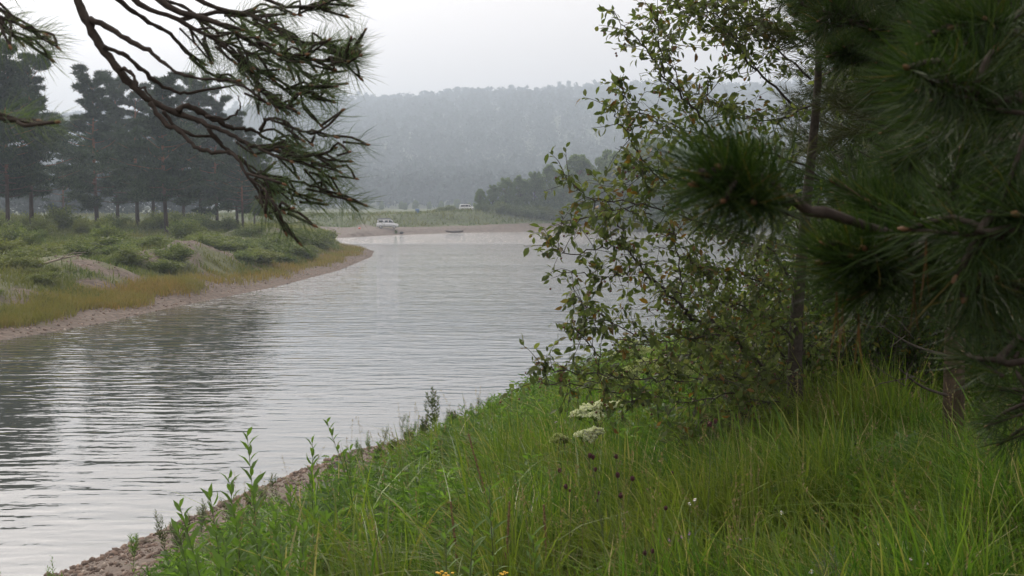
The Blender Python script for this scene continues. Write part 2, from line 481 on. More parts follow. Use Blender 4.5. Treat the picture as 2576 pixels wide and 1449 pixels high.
def water_mat():
    m, nt, out = nodes('river_water')
    L = nt.links
    pos = world_pos(nt)

    def wave(sx, sy, rot, detail, rough, off=0.0):
        mp = nt.nodes.new('ShaderNodeMapping'); mp.inputs['Scale'].default_value = (sx, sy, 1)
        mp.inputs['Rotation'].default_value = (0, 0, rot); mp.inputs['Location'].default_value = (off, off * .7, 0)
        L.new(pos, mp.inputs[0])
        return noise_tex(nt, 1.0, detail, rough, mp.outputs[0])

    def mul(a, v):
        k = nt.nodes.new('ShaderNodeMath'); k.operation = 'MULTIPLY'; L.new(a, k.inputs[0])
        if isinstance(v, (int, float)): k.inputs[1].default_value = v
        else: L.new(v, k.inputs[1])
        return k.outputs[0]

    def plus(a, b):
        k = nt.nodes.new('ShaderNodeMath'); k.operation = 'ADD'; L.new(a, k.inputs[0]); L.new(b, k.inputs[1]); return k.outputs[0]

    h = plus(mul(wave(.62, 1.9, R(4), 1.5, .4), .040), mul(wave(.9, 3.4, R(-7), 1.5, .5, 31.0), .017))
    h = plus(h, mul(wave(.13, .5, R(9), 1, .4, 70.0), .03))
    h = plus(h, mul(wave(2.0, 2.6, R(20), 2, .5, 50.0), .017))
    sx = nt.nodes.new('ShaderNodeSeparateXYZ'); L.new(pos, sx.inputs[0])
    # the sheltered reach past the spit lies calm; where the breeze falls in, ripples start
    wob = plus(sx.outputs[1], mul(wave(.02, .02, 0, 2, .5, 5.0), 24.0))
    calm = nt.nodes.new('ShaderNodeMapRange'); calm.inputs[1].default_value = 207; calm.inputs[2].default_value = 226
    calm.inputs[3].default_value = 0.75; calm.inputs[4].default_value = 2.6
    L.new(wob, calm.inputs[0])
    slick = nt.nodes.new('ShaderNodeMapRange'); slick.inputs[1].default_value = 120; slick.inputs[2].default_value = 195
    slick.inputs[3].default_value = 0.9; slick.inputs[4].default_value = 0.0
    L.new(wob, slick.inputs[0])
    lee = nt.nodes.new('ShaderNodeMapRange'); lee.inputs[1].default_value = 17; lee.inputs[2].default_value = 75   # the near shore shelters the water
    lee.inputs[3].default_value = .32; lee.inputs[4].default_value = 1.0
    L.new(sx.outputs[1], lee.inputs[0])
    gust = ramp(nt, wave(.035, .09, .2, 2, .5, 12.0), [(.3, (.55, .55, .55)), (.7, (1, 1, 1))])
    open_ = nt.nodes.new('ShaderNodeMapRange'); open_.inputs[1].default_value = 55; open_.inputs[2].default_value = 170   # rougher away from the banks
    open_.inputs[3].default_value = 1.0; open_.inputs[4].default_value = 3.6
    L.new(sx.outputs[1], open_.inputs[0])
    far = nt.nodes.new('ShaderNodeMapRange'); far.inputs[1].default_value = 60; far.inputs[2].default_value = 130     # choppier, crossing wavelets out in the open
    far.inputs[3].default_value = 0.0; far.inputs[4].default_value = .07
    L.new(sx.outputs[1], far.inputs[0])
    h = plus(h, mul(wave(1.5, .8, R(35), 1, .4, 90.0), far.outputs[0]))
    bp = nt.nodes.new('ShaderNodeBump'); bp.inputs['Strength'].default_value = 1.0; bp.inputs['Distance'].default_value = 1.0
    L.new(mul(mul(mul(mul(h, plus(calm.outputs[0], slick.outputs[0])), gust), lee.outputs[0]), open_.outputs[0]), bp.inputs['Height'])
    b = nt.nodes.new('ShaderNodeBsdfPrincipled')
    b.inputs['Base Color'].default_value = (0.05, 0.056, 0.05, 1)
    b.inputs['Roughness'].default_value = .04
    b.inputs['IOR'].default_value = 2.0
    b.inputs['Specular IOR Level'].default_value = .62
    L.new(bp.outputs[0], b.inputs['Normal'])
    L.new(b.outputs[0], out.inputs[0])
    return m


M_WATER = water_mat()

# ------------------------------------------------------------------ terrain
NEAR_SHORE = [(-24, -30), (-13.5, 0), (-9.6, 9), (-6.2, 17), (-5.1, 20.3), (-3.5, 24.9), (-.8, 29), (1.15, 32), (3.4, 39), (9.5, 55), (21, 75), (46, 95), (140, 120), (420, 150)]
LEFT_SHORE = [(-420, 245), (-300, 238), (-140, 224), (-60, 214), (-31, 203), (-22.5, 184), (-18, 161), (-16, 141), (-15, 107), (-16, 82), (-17.7, 69), (-18.7, 55.5), (-20, 48.6), (-21.5, 30), (-25, 0), (-40, -60)]
FAR_SHORE = [(420, 470), (200, 430), (91, 399), (48, 362), (13, 331), (-13.5, 305), (-29, 268), (-36, 239), (-120, 252), (-300, 268), (-420, 275)]


def near_h(x, y):
    s = sdist(x, y, NEAR_SHORE)
    z = np.interp(s, [-40, -4, -1, 0, .5, 3, 5, 7, 9, 11, 13, 20, 60, 300], [-3, -1.0, -.3, 0, .2, .95, 1.7, 2.45, 2.95, 3.3, 3.42, 3.6, 4.5, 7])
    z = z + .3 * sstep(1, 4.5, x) * sstep(7, 11, s)
    k = sstep(-.5, 1.0, s)
    return z + k * ((vnoise(x, y, 1.7, 1) - .5) * .16 + (vnoise(x, y, .6, 2) - .5) * .05), s


MOUNDS = [(-23.6, 79.5, .8, 1.3, 2.4), (-22.8, 84.5, 1.0, 1.3, 2.8), (-23.4, 89, .7, 1.5, 3.0), (-25.0, 71, .55, 3.4, 3.0), (-22.4, 93, .55, 2.0, 7.0), (-28.0, 140, 1.1, 4.0, 9.0), (-24.0, 58, .3, 3.0, 3.0), (-19.6, 74, .5, 1.5, 5)]


def left_h(x, y):
    s = sdist(x, y, LEFT_SHORE)
    z = np.interp(s, [-40, -4, -1, 0, 1.2, 3.4, 5.5, 8.5, 14, 30, 60, 200], [-3, -1.2, -.3, 0, .28, .55, 1.35, 1.95, 2.25, 2.7, 2.9, 4.2])
    for mx, my, h, sx, sy in MOUNDS:
        z = z + h * np.exp(-((x - mx) / sx) ** 2 - ((y - my) / sy) ** 2)
    k = sstep(1, 6, s)
    z = z + mound_amount(x, y) * ((vnoise(x, y, 1.3, 15) - .5) * .5 + (vnoise(x, y, .5, 16) - .5) * .2)
    return z + k * ((vnoise(x, y, 7, 3) - .5) * .5 + (vnoise(x, y, 2.0, 4) - .5) * .22) + sstep(0, 2, s) * (vnoise(x, y, .9, 8) - .5) * .12, s


def mound_amount(x, y):
    g = np.zeros(np.shape(x))
    for mx, my, h, sx, sy in MOUNDS:
        g = np.maximum(g, min(1.2, h * 1.2) * np.exp(-((x - mx) / (sx * 1.05)) ** 2 - ((y - my) / (sy * 1.0)) ** 2))
    return g


def far_h(x, y):
    s = sdist(x, y, FAR_SHORE)
    ysh = np.interp(x, [-300, -120, -36], [268, 252, 239])
    sl = np.interp(y - ysh, [-60, 0, 13, 60, 77, 460], [-60, 0, 3, 10, 19.5, 400])
    wl_ = sstep(-25, -32, -np.abs(x)) if False else 1 - sstep(-33, -26, x)
    s = np.where(s > 0, s * (1 - wl_) + np.maximum(sl, .02) * wl_, s)
    crest = np.interp(x, [-300, -120, -45, -25, -10, 5, 22, 60, 200], [3.8, 4.0, 4.2, 4.6, 5.5, 6.7, 7.7, 8.6, 9.5])
    right = sstep(-14, 8, x)
    pl = np.interp(s, [-60, -5, 0, 2.2, 4.6, 8, 11, 19, 24, 1e4], [-3, -.8, 0, .25, 1.15, 1.45, 1.65, 1.66, 1.66, 1.66])
    up = sstep(10.5, 19.5, s)
    zl = pl + (crest - 1.66) * up
    zr = np.interp(s, [-60, -5, 0, 2, 14], [-3, -.8, 0, .35, 3.2]) + (crest - 3.2) * sstep(11, 27, s)
    z = zl * (1 - right) + zr * right
    back = np.interp(s, [0, 60, 380], [0, 0, 1.0])
    z = z * (1 - back) + 7.0 * back
    # the hill behind
    sky = np.interp(x / np.maximum(y, 1), [-.9, -.45, -.3, -.22, -.14, 0, .08, .15, .3, .6], [330, 312, 298, 284, 270, 243, 237, 222, 205, 215])
    top = CAM_H + (535 - sky - 26) / FPX * 2050
    hill = (top - 7) * sstep(820, 2080, y) * (1 + .05 * (vnoise(x, y, 160, 5) - .5) * 2) + (vnoise(x, y, 60, 6) - .5) * 9 * sstep(900, 1200, y)
    # ramp cut through the bank for the track
    rampm = np.exp(-((x + .1195 * y) / 2.1) ** 2) * sstep(9, 12, s) * (1 - sstep(26, 34, s))
    z = z * (1 - rampm) + (1.6 + (crest - 1.9) * sstep(10, 30, s)) * rampm
    return z + hill + sstep(2, 12, s) * ((vnoise(x, y, 9, 7) - .5) * .5 + (vnoise(x, y, 3, 9) - .5) * .2), s


def grid_ground(name, xs, ys, hf, mat, vegf):
    X, Y = np.meshgrid(xs, ys)
    Z, s = hf(X, Y)
    nx, ny = len(xs), len(ys)
    V = np.stack([X, Y, Z], -1).reshape(-1, 3)
    i = (np.arange(ny - 1)[:, None] * nx + np.arange(nx - 1)[None]).ravel()
    Q = np.stack([i, i + 1, i + 1 + nx, i + nx], -1)
    keep = (Z.ravel()[Q] > -1.6).any(1)
    g = Geo().add(V, Q=Q[keep])
    me = g.mesh(name, mat, True)
    a = me.attributes.new('veg', 'FLOAT', 'POINT')
    a.data.foreach_set('value', np.clip(vegf(X, Y, s), 0, 1).astype(np.float32).ravel())
    return tag(link(name, me), kind='structure')


def near_veg(x, y, s):
    edge = np.interp(y, [5, 10, 14, 18, 22, 27, 34], [6.0, 5.6, 4.7, 3.7, 2.8, 1.6, .6])
    return .5 + (s - edge) * .5 + (vnoise(x, y, .9, 12) - .5) * .9


def left_veg(x, y, s):
    run = .9 * np.exp(-((x + 19.2) / 1.6) ** 2 - ((y - 78) / 4.5) ** 2) + .8 * np.exp(-((x + 22) / 1.5) ** 2 - ((y - 66) / 2.2) ** 2) + .7 * np.exp(-((x + 18.5) / 1.6) ** 2 - ((y - 100) / 6) ** 2)
    return .5 - run * 1.4 + (s - 2.2) * .3 + (vnoise(x, y, 2.5, 13) - .5) * .8 - mound_amount(x, y) * 2.3 + (vnoise(x, y, 1.2, 33) - .5) * .9 - .8 * sstep(95, 130, y) * (1 - sstep(3.5, 6, s))


def far_veg(x, y, s):
    right = sstep(-14, 8, x)
    rampm = np.exp(-((x + .1195 * y) / 2.1) ** 2) * (s > 8)
    return .5 + (s - (9.3 * (1 - right) + 9.5 * right)) * .5 + (vnoise(x, y, 4, 14) - .5) * .7 - rampm * 3 * (s < 60)


near_bank = grid_ground('near_bank_ground', np.r_[np.arange(-22, 8, .16), np.arange(8, 30, .5), np.arange(30, 420, 8)], np.r_[np.arange(-28, 0, .6), np.arange(0, 30, .16), np.arange(30, 60, .4), np.arange(60, 200, 4)], near_h, M_NEAR, near_veg)
left_bank = grid_ground('left_bank_ground', np.r_[np.arange(-420, -100, 5), np.arange(-100, -36, 1.0), np.arange(-36, -8, .3)], np.r_[np.arange(-60, 30, 2.0), np.arange(30, 120, .45), np.arange(120, 250, 1.0)], left_h, M_LEFT, left_veg)
far_bank = grid_ground('far_bank_ground', np.r_[np.arange(-2400, -120, 30), np.arange(-120, 120, 1.2), np.arange(120, 2700, 30)], np.r_[np.arange(236, 380, 1.0), np.arange(380, 700, 8), np.arange(700, 2500, 22)], far_h, M_FAR, far_veg)
river_bed = tag(link('river_bed', Geo().add([(-2760, -450, -1.5), (2760, -450, -1.5), (2760, 2550, -1.5), (-2760, 2550, -1.5)], Q=[(0, 1, 2, 3)]).mesh('river_bed', M_HILL)), kind='structure')
river = tag(link('river_water', Geo().add([(-430, -60, 0), (430, -60, 0), (430, 480, 0), (-430, 480, 0)], Q=[(0, 1, 2, 3)]).mesh('river_water', M_WATER)), kind='structure')

# ------------------------------------------------------------------ plant generators
def fuzzy(centres, radii, n_each, lmin, lmax, wid, up=.35, flat=1.0, hollow=.45):
    """Leaf-sized triangles spread through ellipsoid clumps, pointing outwards: arrays V, T."""
    k = len(centres)
    n = k * n_each
    c = np.repeat(np.asarray(centres), n_each, 0); r = np.repeat(np.asarray(radii), n_each, 0)
    d = norm(rng.normal(size=(n, 3)))
    rad = hollow + (1 - hollow) * rng.random(n) ** .6
    p = c + d * rad[:, None] * r * np.array([1, 1, flat])
    dirv = norm(d + np.array([0, 0, up]) + rng.normal(size=(n, 3)) * .55)
    L = uni(lmin, lmax, n)
    side = norm(np.cross(dirv, norm(rng.normal(size=(n, 3)))))
    w = L * wid
    a = p - side * w[:, None]; b = p + side * w[:, None]; t = p + dirv * L[:, None]
    return np.stack([a, b, t], 1).reshape(-1, 3), np.arange(n * 3).reshape(-1, 3)


def diamonds(pts, dirs, L, wid, droop=.0):
    """Flat-ish leaves folded a little along the midrib: four corners, two triangles."""
    n = len(pts)
    d = norm(dirs); side = norm(np.cross(d, norm(np.array([0, 0, 1.0]) + rng.normal(size=(n, 3)) * .7)))
    L = np.broadcast_to(L, (n,)); w = (L * wid)[:, None]
    nrm = np.cross(side, d)
    m = pts + d * (L * .45)[:, None]
    V = np.stack([pts, m - side * w + nrm * w * .3, pts + d * L[:, None] - nrm * (L * droop)[:, None], m + side * w + nrm * w * .3], 1)
    o = np.arange(n)[:, None] * 4
    T = np.concatenate([o + [0, 1, 2], o + [0, 2, 3]], 1).reshape(-1, 3)
    return V.reshape(-1, 3), T


def make_pine(H, cb, seed_spread, n_limb, name, crown_r=.2, sparse=1.0):
    """A grown pine: trunk, limbs, cloud-like needle crown. Returns three meshes, base at the origin."""
    bend = rng.normal(size=2) * .012 * H
    tz = np.linspace(0, H * .97, 14)
    tx = np.c_[bend[0] * np.sin(tz / H * 3), bend[1] * np.sin(tz / H * 2.4), tz]
    tr = np.interp(tz / H, [0, .04, .5, 1], [H * .0165, H * .013, H * .009, H * .0015])
    gt = Geo().tube(np.r_[[[0, 0, -.5]], tx], np.r_[tr[0], tr], 9)
    gl = Geo(); cen, rad = [], []
    for i in range(n_limb):
        f = cb + (1 - cb) * (i + rng.random()) / n_limb
        z0 = f * H
        prof = math.sin(min(1, (f - cb) / (1 - cb) * 1.05 + .32) * math.pi) ** .7
        L = H * crown_r * (0.35 + .9 * prof) * uni(.45, 1.2)
        a = i * 2.4 + uni(-.6, .6)
        rise = np.interp(f, [cb, .7, 1], [.1, .45, 1.2]) + uni(-.12, .15)
        b = np.array([np.interp(z0, tz, tx[:, 0]), np.interp(z0, tz, tx[:, 1]), z0])
        dirv = np.array([math.cos(a), math.sin(a), rise])
        ts = np.linspace(0, 1, 6)
        pts = b + dirv * L * ts[:, None] + np.c_[rng.normal(size=(6, 2)) * L * .04 * ts[:, None], -ts * (1 - ts) * L * .25]
        gl.tube(pts, np.interp(ts, [0, 1], [H * .0045 * (1.2 - f * .7), .012]), 5)
        m = max(2, int(round(uni(3, 5.5) * sparse)))
        for j in range(m):
            t = uni(.45, 1.05) if j else 1.0
            c = b + dirv * L * t + rng.normal(size=3) * np.array([.16, .16, .05]) * L
            s = uni(.28, .66) * L ** .5 * .8
            cen.append(c); rad.append(np.array([s * uni(.8, 1.4), s * uni(.8, 1.4), s * .42]))
    cen.append(np.array([tx[-1, 0], tx[-1, 1], H * .97])); rad.append(np.array([.6, .6, .8]))
    V, T = fuzzy(cen, rad, 190, .25, .6, .13, up=.6, hollow=.2)
    return gt.mesh(name + '_trunk', M_BARK_FAR, True), gl.mesh(name + '_limbs', M_BARK_FAR, True), Geo().add(V, T).mesh(name + '_crown', M_PINE_FAR)


def make_leafy(H, W, name, mat, n_clump=46, n_each=150, lmin=.3, lmax=.55, low=.12):
    """A broad-leaved tree or tall bush: trunk with limbs, crown of leaf clumps."""
    gt = Geo()
    tz = np.linspace(-.3, H * .8, 9)
    tx = np.c_[np.sin(tz * 1.1) * .02 * H, np.cos(tz * .9) * .02 * H, tz]
    gt.tube(tx, np.interp(tz, [0, H * .8], [H * .016, H * .003]), 7)
    cen, rad = [], []
    gl = Geo()
    for i in range(n_clump):
        f = low + (1 - low) * rng.random() ** .8
        prof = np.interp(f, [-.1, .15, .35, .6, .85, 1], [.85, .95, 1, .92, .66, .3])
        a = uni(0, 6.283); r = W * prof * math.sqrt(rng.random())
        c = np.array([math.cos(a) * r, math.sin(a) * r, f * H * .95])
        cen.append(c); s = uni(.35, 1.1) * W * .22 * (1.15 - .45 * f); rad.append(np.array([s, s, s * .8]))
        if i % 2 == 0:
            z0 = max(.1, c[2] - uni(.12, .3) * H)
            st = np.array([0, 0, min(z0, H * .75)])
            gl.tube(np.array([st, (st + c) / 2 + [0, 0, -.03 * H], c]), [H * .006, H * .004, H * .0015], 4)
    k = len(cen) * n_each
    c = np.repeat(np.array(cen), n_each, 0); r = np.repeat(np.array(rad), n_each, 0)
    d = norm(rng.normal(size=(k, 3)))
    p = c + d * (.3 + .7 * rng.random(k) ** .5)[:, None] * r
    V, T = diamonds(p, d + rng.normal(size=(k, 3)) * .7, uni(lmin, lmax, k), .34)
    return gt.mesh(name + '_trunk', M_BARK_FAR, True), gl.mesh(name + '_limbs', M_BARK_FAR, True), Geo().add(V, T).mesh(name + '_crown', mat)


def plant_tree(name, meshes, label, cat, loc, sx, sz, rz, group=None, parts=('trunk', 'limbs', 'crown')):
    t = thing(name, label, cat, loc, group, rz)
    t.scale = (sx, sx, sz)
    for nm, me in zip(parts, meshes):
        link(nm, me, t)
    return t


# ------------------------------------------------------------------ the pine grove on the left bank
PINES = [make_pine(18, uni(.16, .26), 0, n, 'pine%d' % k, cr, sp) for k, (n, cr, sp) in enumerate([(46, .24, 1.0), (50, .25, 1.1), (40, .22, .9), (52, .25, 1.1), (30, .22, .75), (46, .27, 1.0)])]
GROVE = [  # px, distance, top px row, prototype, width factor, label
    (-42, 128, 150, 1, 1.0, 'dark pine cut by the left picture edge, nearest the corner'),
    (20, 124, 158, 3, .95, 'tall dark pine with bare lower trunk, leftmost whole trunk of the grove'),
    (80, 142, 172, 5, 1.0, 'tall pine with straight bare trunk, second trunk from the left edge'),
    (160, 205, 345, 4, .9, 'lower pine set back between two tall pines at the left of the grove'),
    (245, 160, 214, 0, 1.1, 'broad pine with thick trunk behind the field gap, third trunk from the left'),
    (296, 182, 226, 3, .95, 'pine with a pointed top just right of the thick-trunked broad pine'),
    (347, 176, 240, 4, 1.15, 'thin-crowned pine letting sky show through its branches'),
    (420, 138, 222, 1, 1.05, 'pine with orange upper trunk standing behind the gravel mound'),
    (384, 200, 246, 2, 1.0, 'pine set back left of the orange-trunked pine'),
    (462, 196, 246, 5, .95, 'pine set back right of the orange-trunked pine'),
    (505, 170, 230, 3, .95, 'round-topped pine near the middle of the grove, right of the orange trunk'),
    (548, 166, 262, 0, 1.0, 'dark dome-topped pine in the right half of the grove'),
    (598, 172, 312, 2, 1.05, 'pine stepping down at the right side of the grove'),
    (612, 152, 345, 5, 1.0, 'low dense pine near the right end of the grove'),
    (640, 168, 372, 3, .85, 'small pine second from the right end of the grove'),
    (668, 182, 415, 4, .85, 'slender little pine at the right end of the grove'),
]
for px, d, top, k, wf, lab in GROVE:
    p = P(px, 560, d); z = float(left_h(p[0], p[1])[0])
    h = CAM_H + (535 - top) / FPX * d - z
    plant_tree('pine_tree', PINES[k], lab, 'pine tree', (p[0], p[1], z - .05), h / 18 * wf * 1.05, h / 18, uni(0, 6.28), 'pines of the grove on the left bank')

# ------------------------------------------------------------------ bushes and undergrowth on the left bank
def make_bush(H, W, name, mat, n, lmin, lmax, wid=.3):
    """A many-stemmed shrub or tall herb clump: stems and leaves, base at the origin."""
    gs = Geo(); pts, dirs = [], []
    ns = 16
    for i in range(ns):
        a = uni(0, 6.283); r = W * math.sqrt(rng.random()) * .95
        tip = np.array([math.cos(a) * r, math.sin(a) * r, H * uni(.55, 1.0) * (1 - .45 * (r / W) ** 2)])
        b = np.array([math.cos(a), math.sin(a), 0]) * r * .35
        line = smooth_line([b, b * .6 + tip * .4 + [0, 0, H * .08], tip], 7)
        gs.tube(line, np.linspace(.018, .004, 7) * H, 3)
        t = rng.random(n // ns) ** .7
        q = np.stack([np.interp(t, np.linspace(0, 1, 7), line[:, j]) for j in range(3)], -1)
        off = rng.normal(size=(len(t), 3)) * np.array([.14, .14, .1]) * W
        pts.append(q + off); dirs.append(off + np.array([0, 0, .12 * H]))
    pts = np.concatenate(pts); dirs = np.concatenate(dirs)
    pts[:, 2] = np.maximum(pts[:, 2], .02)
    V, T = diamonds(pts, dirs + rng.normal(size=dirs.shape) * .1 * H, uni(lmin, lmax, len(pts)), wid)
    return gs.mesh(name + '_stems', M_DEAD), Geo().add(V, T).mesh(name + '_leaves', mat)


BUSHES = [make_bush(1.0, .75, 'bank_bush%d' % k, M_BUSH, 3600, .05, .12) for k in range(5)]


def put_bush(name, k, label, cat, x, y, z, w, h, group):
    return plant_tree(name, BUSHES[k % 5], label, cat, (x, y, z - .04), w, h, uni(0, 6.28), group, ('stems', 'foliage'))


def bank_place(x, y):
    px = 1288 + x / y * FPX
    return 'near the left picture edge' if px < 130 else 'below the fallen branch' if px < 300 else 'beside the big gravel mound' if px < 520 else 'right of the big gravel mound' if px < 690 else 'towards the gravel spit'


n_b = 0
for i in range(240):          # waist-high bushes on the slope between mounds and beach
    y = uni(44, 165); s0 = uni(4.6, 13)
    x = np.interp(y, [p[1] for p in LEFT_SHORE[::-1]][1:11], [p[0] for p in LEFT_SHORE[::-1]][1:11]) - s0
    if mound_amount(x, y) > .3 or left_veg(x, y, float(left_h(x, y)[1])) < .4 or vnoise(x, y, 6, 21) < .4: continue
    z, s = left_h(x, y)
    hgt = uni(.55, 1.25) * (.6 + .9 * vnoise(x, y, 9, 22))
    put_bush('bank_bush', n_b, ('low' if hgt < .65 else 'knee-high' if hgt < .95 else 'waist-high') + ' green bush ' + ('low on the bank slope ' if s < 7.5 else 'high on the bank slope ') + bank_place(x, y), 'bush', x, y, float(z), hgt * uni(1.2, 1.9), hgt * .9, 'bushes on the left bank slope')
    n_b += 1
for i in range(95):           # taller willow scrub at the foot of the pines
    y = uni(72, 185); x = -uni(27, 32) - rng.random() ** .8 * y * .34
    if mound_amount(x, y) > .25: continue
    z, s = left_h(x, y)
    if s < 9: continue
    hgt = uni(1.5, 2.9) * np.interp(y, [70, 110, 180], [.6, 1.0, 1.0])
    put_bush('willow_scrub', i, ('man-high' if hgt < 2.0 else 'tall') + ' willow scrub ' + ('at the thicket front, ' if y < 110 else 'deep in the thicket, ') + bank_place(x, y), 'bush', x, y, float(z), hgt * uni(.8, 1.15), hgt, 'willow scrub below the pines')
for px, d, hgt in ((640, 128, 1.6), (690, 118, 1.4), (745, 125, 1.7), (790, 132, 2.0), (815, 140, 1.9), (770, 112, 1.2), (720, 105, 1.0), (800, 150, 1.7), (822, 158, 1.3)):
    p = P(px, 600, d); z, s = left_h(p[0], p[1])
    put_bush('spit_bush', int(px), ('big' if hgt > 1.5 else 'small') + ' green bush on the point of the left bank, ' + ('nearest the spit' if px > 785 else 'midway' if px > 715 else 'farthest from the spit'), 'bush', p[0], p[1], float(z), hgt * 1.25, hgt, 'bushes on the point of the left bank')


def blades(x, y, z, h, w, bend, segs=2, lean=None, az=None):
    """Grass blades as tapering strips: arrays V, T."""
    n = len(x)
    a = uni(0, 6.283, n) if az is None else az
    ld = np.stack([np.cos(a), np.sin(a)], -1)
    fa = uni(0, 6.283, n); sd = np.stack([np.cos(fa), np.sin(fa), np.zeros(n)], -1)
    ts = np.linspace(0, 1, segs + 1)
    rows = []
    for t in ts:
        c = np.stack([x + ld[:, 0] * bend * h * t ** 2, y + ld[:, 1] * bend * h * t ** 2, z + h * (t - .32 * np.minimum(bend, 1.4) * t ** 2.5)], -1)
        if t < 1:
            ww = (w * (1 - t ** 2 * .75))[:, None] * sd
            rows += [c - ww, c + ww]
        else:
            rows.append(c)
    V = np.stack(rows, 1); m = V.shape[1]
    tr = []
    for k in range(segs - 1):
        tr += [(2 * k, 2 * k + 1, 2 * k + 3), (2 * k, 2 * k + 3, 2 * k + 2)]
    tr.append((m - 3, m - 2, m - 1))
    T = (np.array(tr)[None] + (np.arange(n) * m)[:, None, None]).reshape(-1, 3)
    return V.reshape(-1, 3), T


# ochre grass along the water's edge, herbs over the bank
yy = 38 + 128 * rng.random(90000) ** 1.6; ss = uni(.6, 5.2, 90000)
order = LEFT_SHORE[::-1]
xx = np.interp(yy, [p[1] for p in order][1:11], [p[0] for p in order][1:11]) - ss
zz, s2 = left_h(xx, yy)
dens = sstep(.9, 2.0, s2 + (vnoise(xx, yy, 3, 30) - .5) * 1.4) * np.interp(yy, [60, 70, 76, 130, 165], [1, 1, .22, .3, .12]) * (1 - sstep(2.9, 4.4, s2 + (vnoise(xx, yy, 4, 35) - .5) * 1.5))
k = rng.random(len(xx)) < dens
g = Geo(); V, T = blades(xx[k], yy[k], zz[k] - .02, uni(.25, .62, k.sum()), uni(.012, .024, k.sum()), uni(.1, .7, k.sum()), 2); g.add(V, T)
tag(link('ochre_grass', g.mesh('ochre_grass', M_ORANGE_GRASS)), 'ochre and rust coloured grass along the far waterline of the left bank', 'grass', kind='stuff')
yy = 38 + 140 * rng.random(150000) ** 1.5; ss = 3.0 + 45 * rng.random(150000) ** 1.9
xx = np.interp(yy, [p[1] for p in order][1:11], [p[0] for p in order][1:11]) - ss
zz, s2 = left_h(xx, yy)
dens = sstep(.25, .6, vnoise(xx, yy, 5, 31) * .5 + vnoise(xx, yy, 1.6, 32) * .5) * (1 - .93 * sstep(.16, .4, mound_amount(xx, yy))) * (left_veg(xx, yy, s2) > .3)
k = rng.random(len(xx)) < dens
g = Geo(); V, T = blades(xx[k], yy[k], zz[k] - .02, uni(.2, .7, k.sum()) * np.interp(s2[k], [3, 10, 30], [.7, 1, 1.3]), uni(.015, .035, k.sum()), uni(.1, .9, k.sum()), 2); g.add(V, T)
tag(link('bank_herbs', g.mesh('bank_herbs', M_LEFT_HERB)), 'green and yellowish herbs covering the left bank', 'herbs', kind='stuff')
# pale grass field behind the grove
n = 42000
yy = uni(175, 232, n); xx = -uni(20, 120, n)
zz, s2 = left_h(xx, yy); k = s2 > 4
V, T = blades(xx[k], yy[k], zz[k], uni(.9, 1.7, k.sum()), uni(.04, .08, k.sum()), uni(.1, .5, k.sum()), 2)
M_FIELD = foliage('field_grass', [(0, (0.14, 0.16, 0.05)), (1, (0.25, 0.26, 0.09))], .4, .7)
tag(link('field_grass', Geo().add(V, T).mesh('field_grass', M_FIELD)), 'pale yellow-green grass field seen between the pine trunks', 'grass', kind='stuff')
# loose stones on the left bank beach and mounds
ICO_V = norm(np.array([(0, 0, 1), (.9, 0, .45), (.28, .85, .45), (-.72, .53, .45), (-.72, -.53, .45), (.28, -.85, .45), (.72, .53, -.45), (-.28, .85, -.45), (-.9, 0, -.45), (-.28, -.85, -.45), (.72, -.53, -.45), (0, 0, -1)], float))
ICO_T = np.array([(0, 1, 2), (0, 2, 3), (0, 3, 4), (0, 4, 5), (0, 5, 1), (1, 6, 2), (2, 7, 3), (3, 8, 4), (4, 9, 5), (5, 10, 1), (6, 7, 2), (7, 8, 3), (8, 9, 4), (9, 10, 5), (10, 6, 1), (11, 7, 6), (11, 8, 7), (11, 9, 8), (11, 10, 9), (11, 6, 10)])


def rand_rot(n, sc):
    q = norm(rng.normal(size=(n, 4))); w, x, y, z = q.T
    M = np.stack([1 - 2 * (y * y + z * z), 2 * (x * y - z * w), 2 * (x * z + y * w), 2 * (x * y + z * w), 1 - 2 * (x * x + z * z), 2 * (y * z - x * w), 2 * (x * z - y * w), 2 * (y * z + x * w), 1 - 2 * (x * x + y * y)], -1).reshape(n, 3, 3)
    return M * np.asarray(sc)[:, None, :]


n = 9000
yy = 42 + 120 * rng.random(n) ** 1.3; ss = uni(-.2, 12, n)
xx = np.interp(yy, [p[1] for p in order][1:11], [p[0] for p in order][1:11]) - ss
zz, s2 = left_h(xx, yy)
k = (s2 < 3.2) | (mound_amount(xx, yy) > .4)
sz = .03 + .06 * rng.random(k.sum()) ** 3
g = Geo().stamp(ICO_V, ICO_T, rand_rot(k.sum(), sz[:, None] * uni(.6, 1.2, (k.sum(), 3))), np.c_[xx[k], yy[k], zz[k]])
bs = link('beach_stones', g.mesh('left_beach_stones', M_STONE), left_bank); bs['kind'] = 'stuff'
# a fallen branch on the ledge
b0, b1, b2 = P(95, 668, 66), P(150, 652, 67), P(205, 640, 68)
for q in (b0, b1, b2): q[2] = max(q[2], float(left_h(q[0], q[1])[0]) + .04)
t = thing('fallen_branch', 'bare dead branch lying on the gravel ledge of the left bank', 'branch', b0)
g = Geo().tube(smooth_line([b0, b1, b2], 9), np.linspace(.07, .03, 9), 6).shift(b0)
link('stem', g.mesh('fallen_branch_stem', M_DRIFT, True), t)
g = Geo().tube(smooth_line([b1, b1 + [.5, .3, .3], b1 + [1.3, .4, .35]], 6), np.linspace(.035, .012, 6), 5).shift(b0)
link('side_twig', g.mesh('fallen_branch_twig', M_DRIFT, True), t)

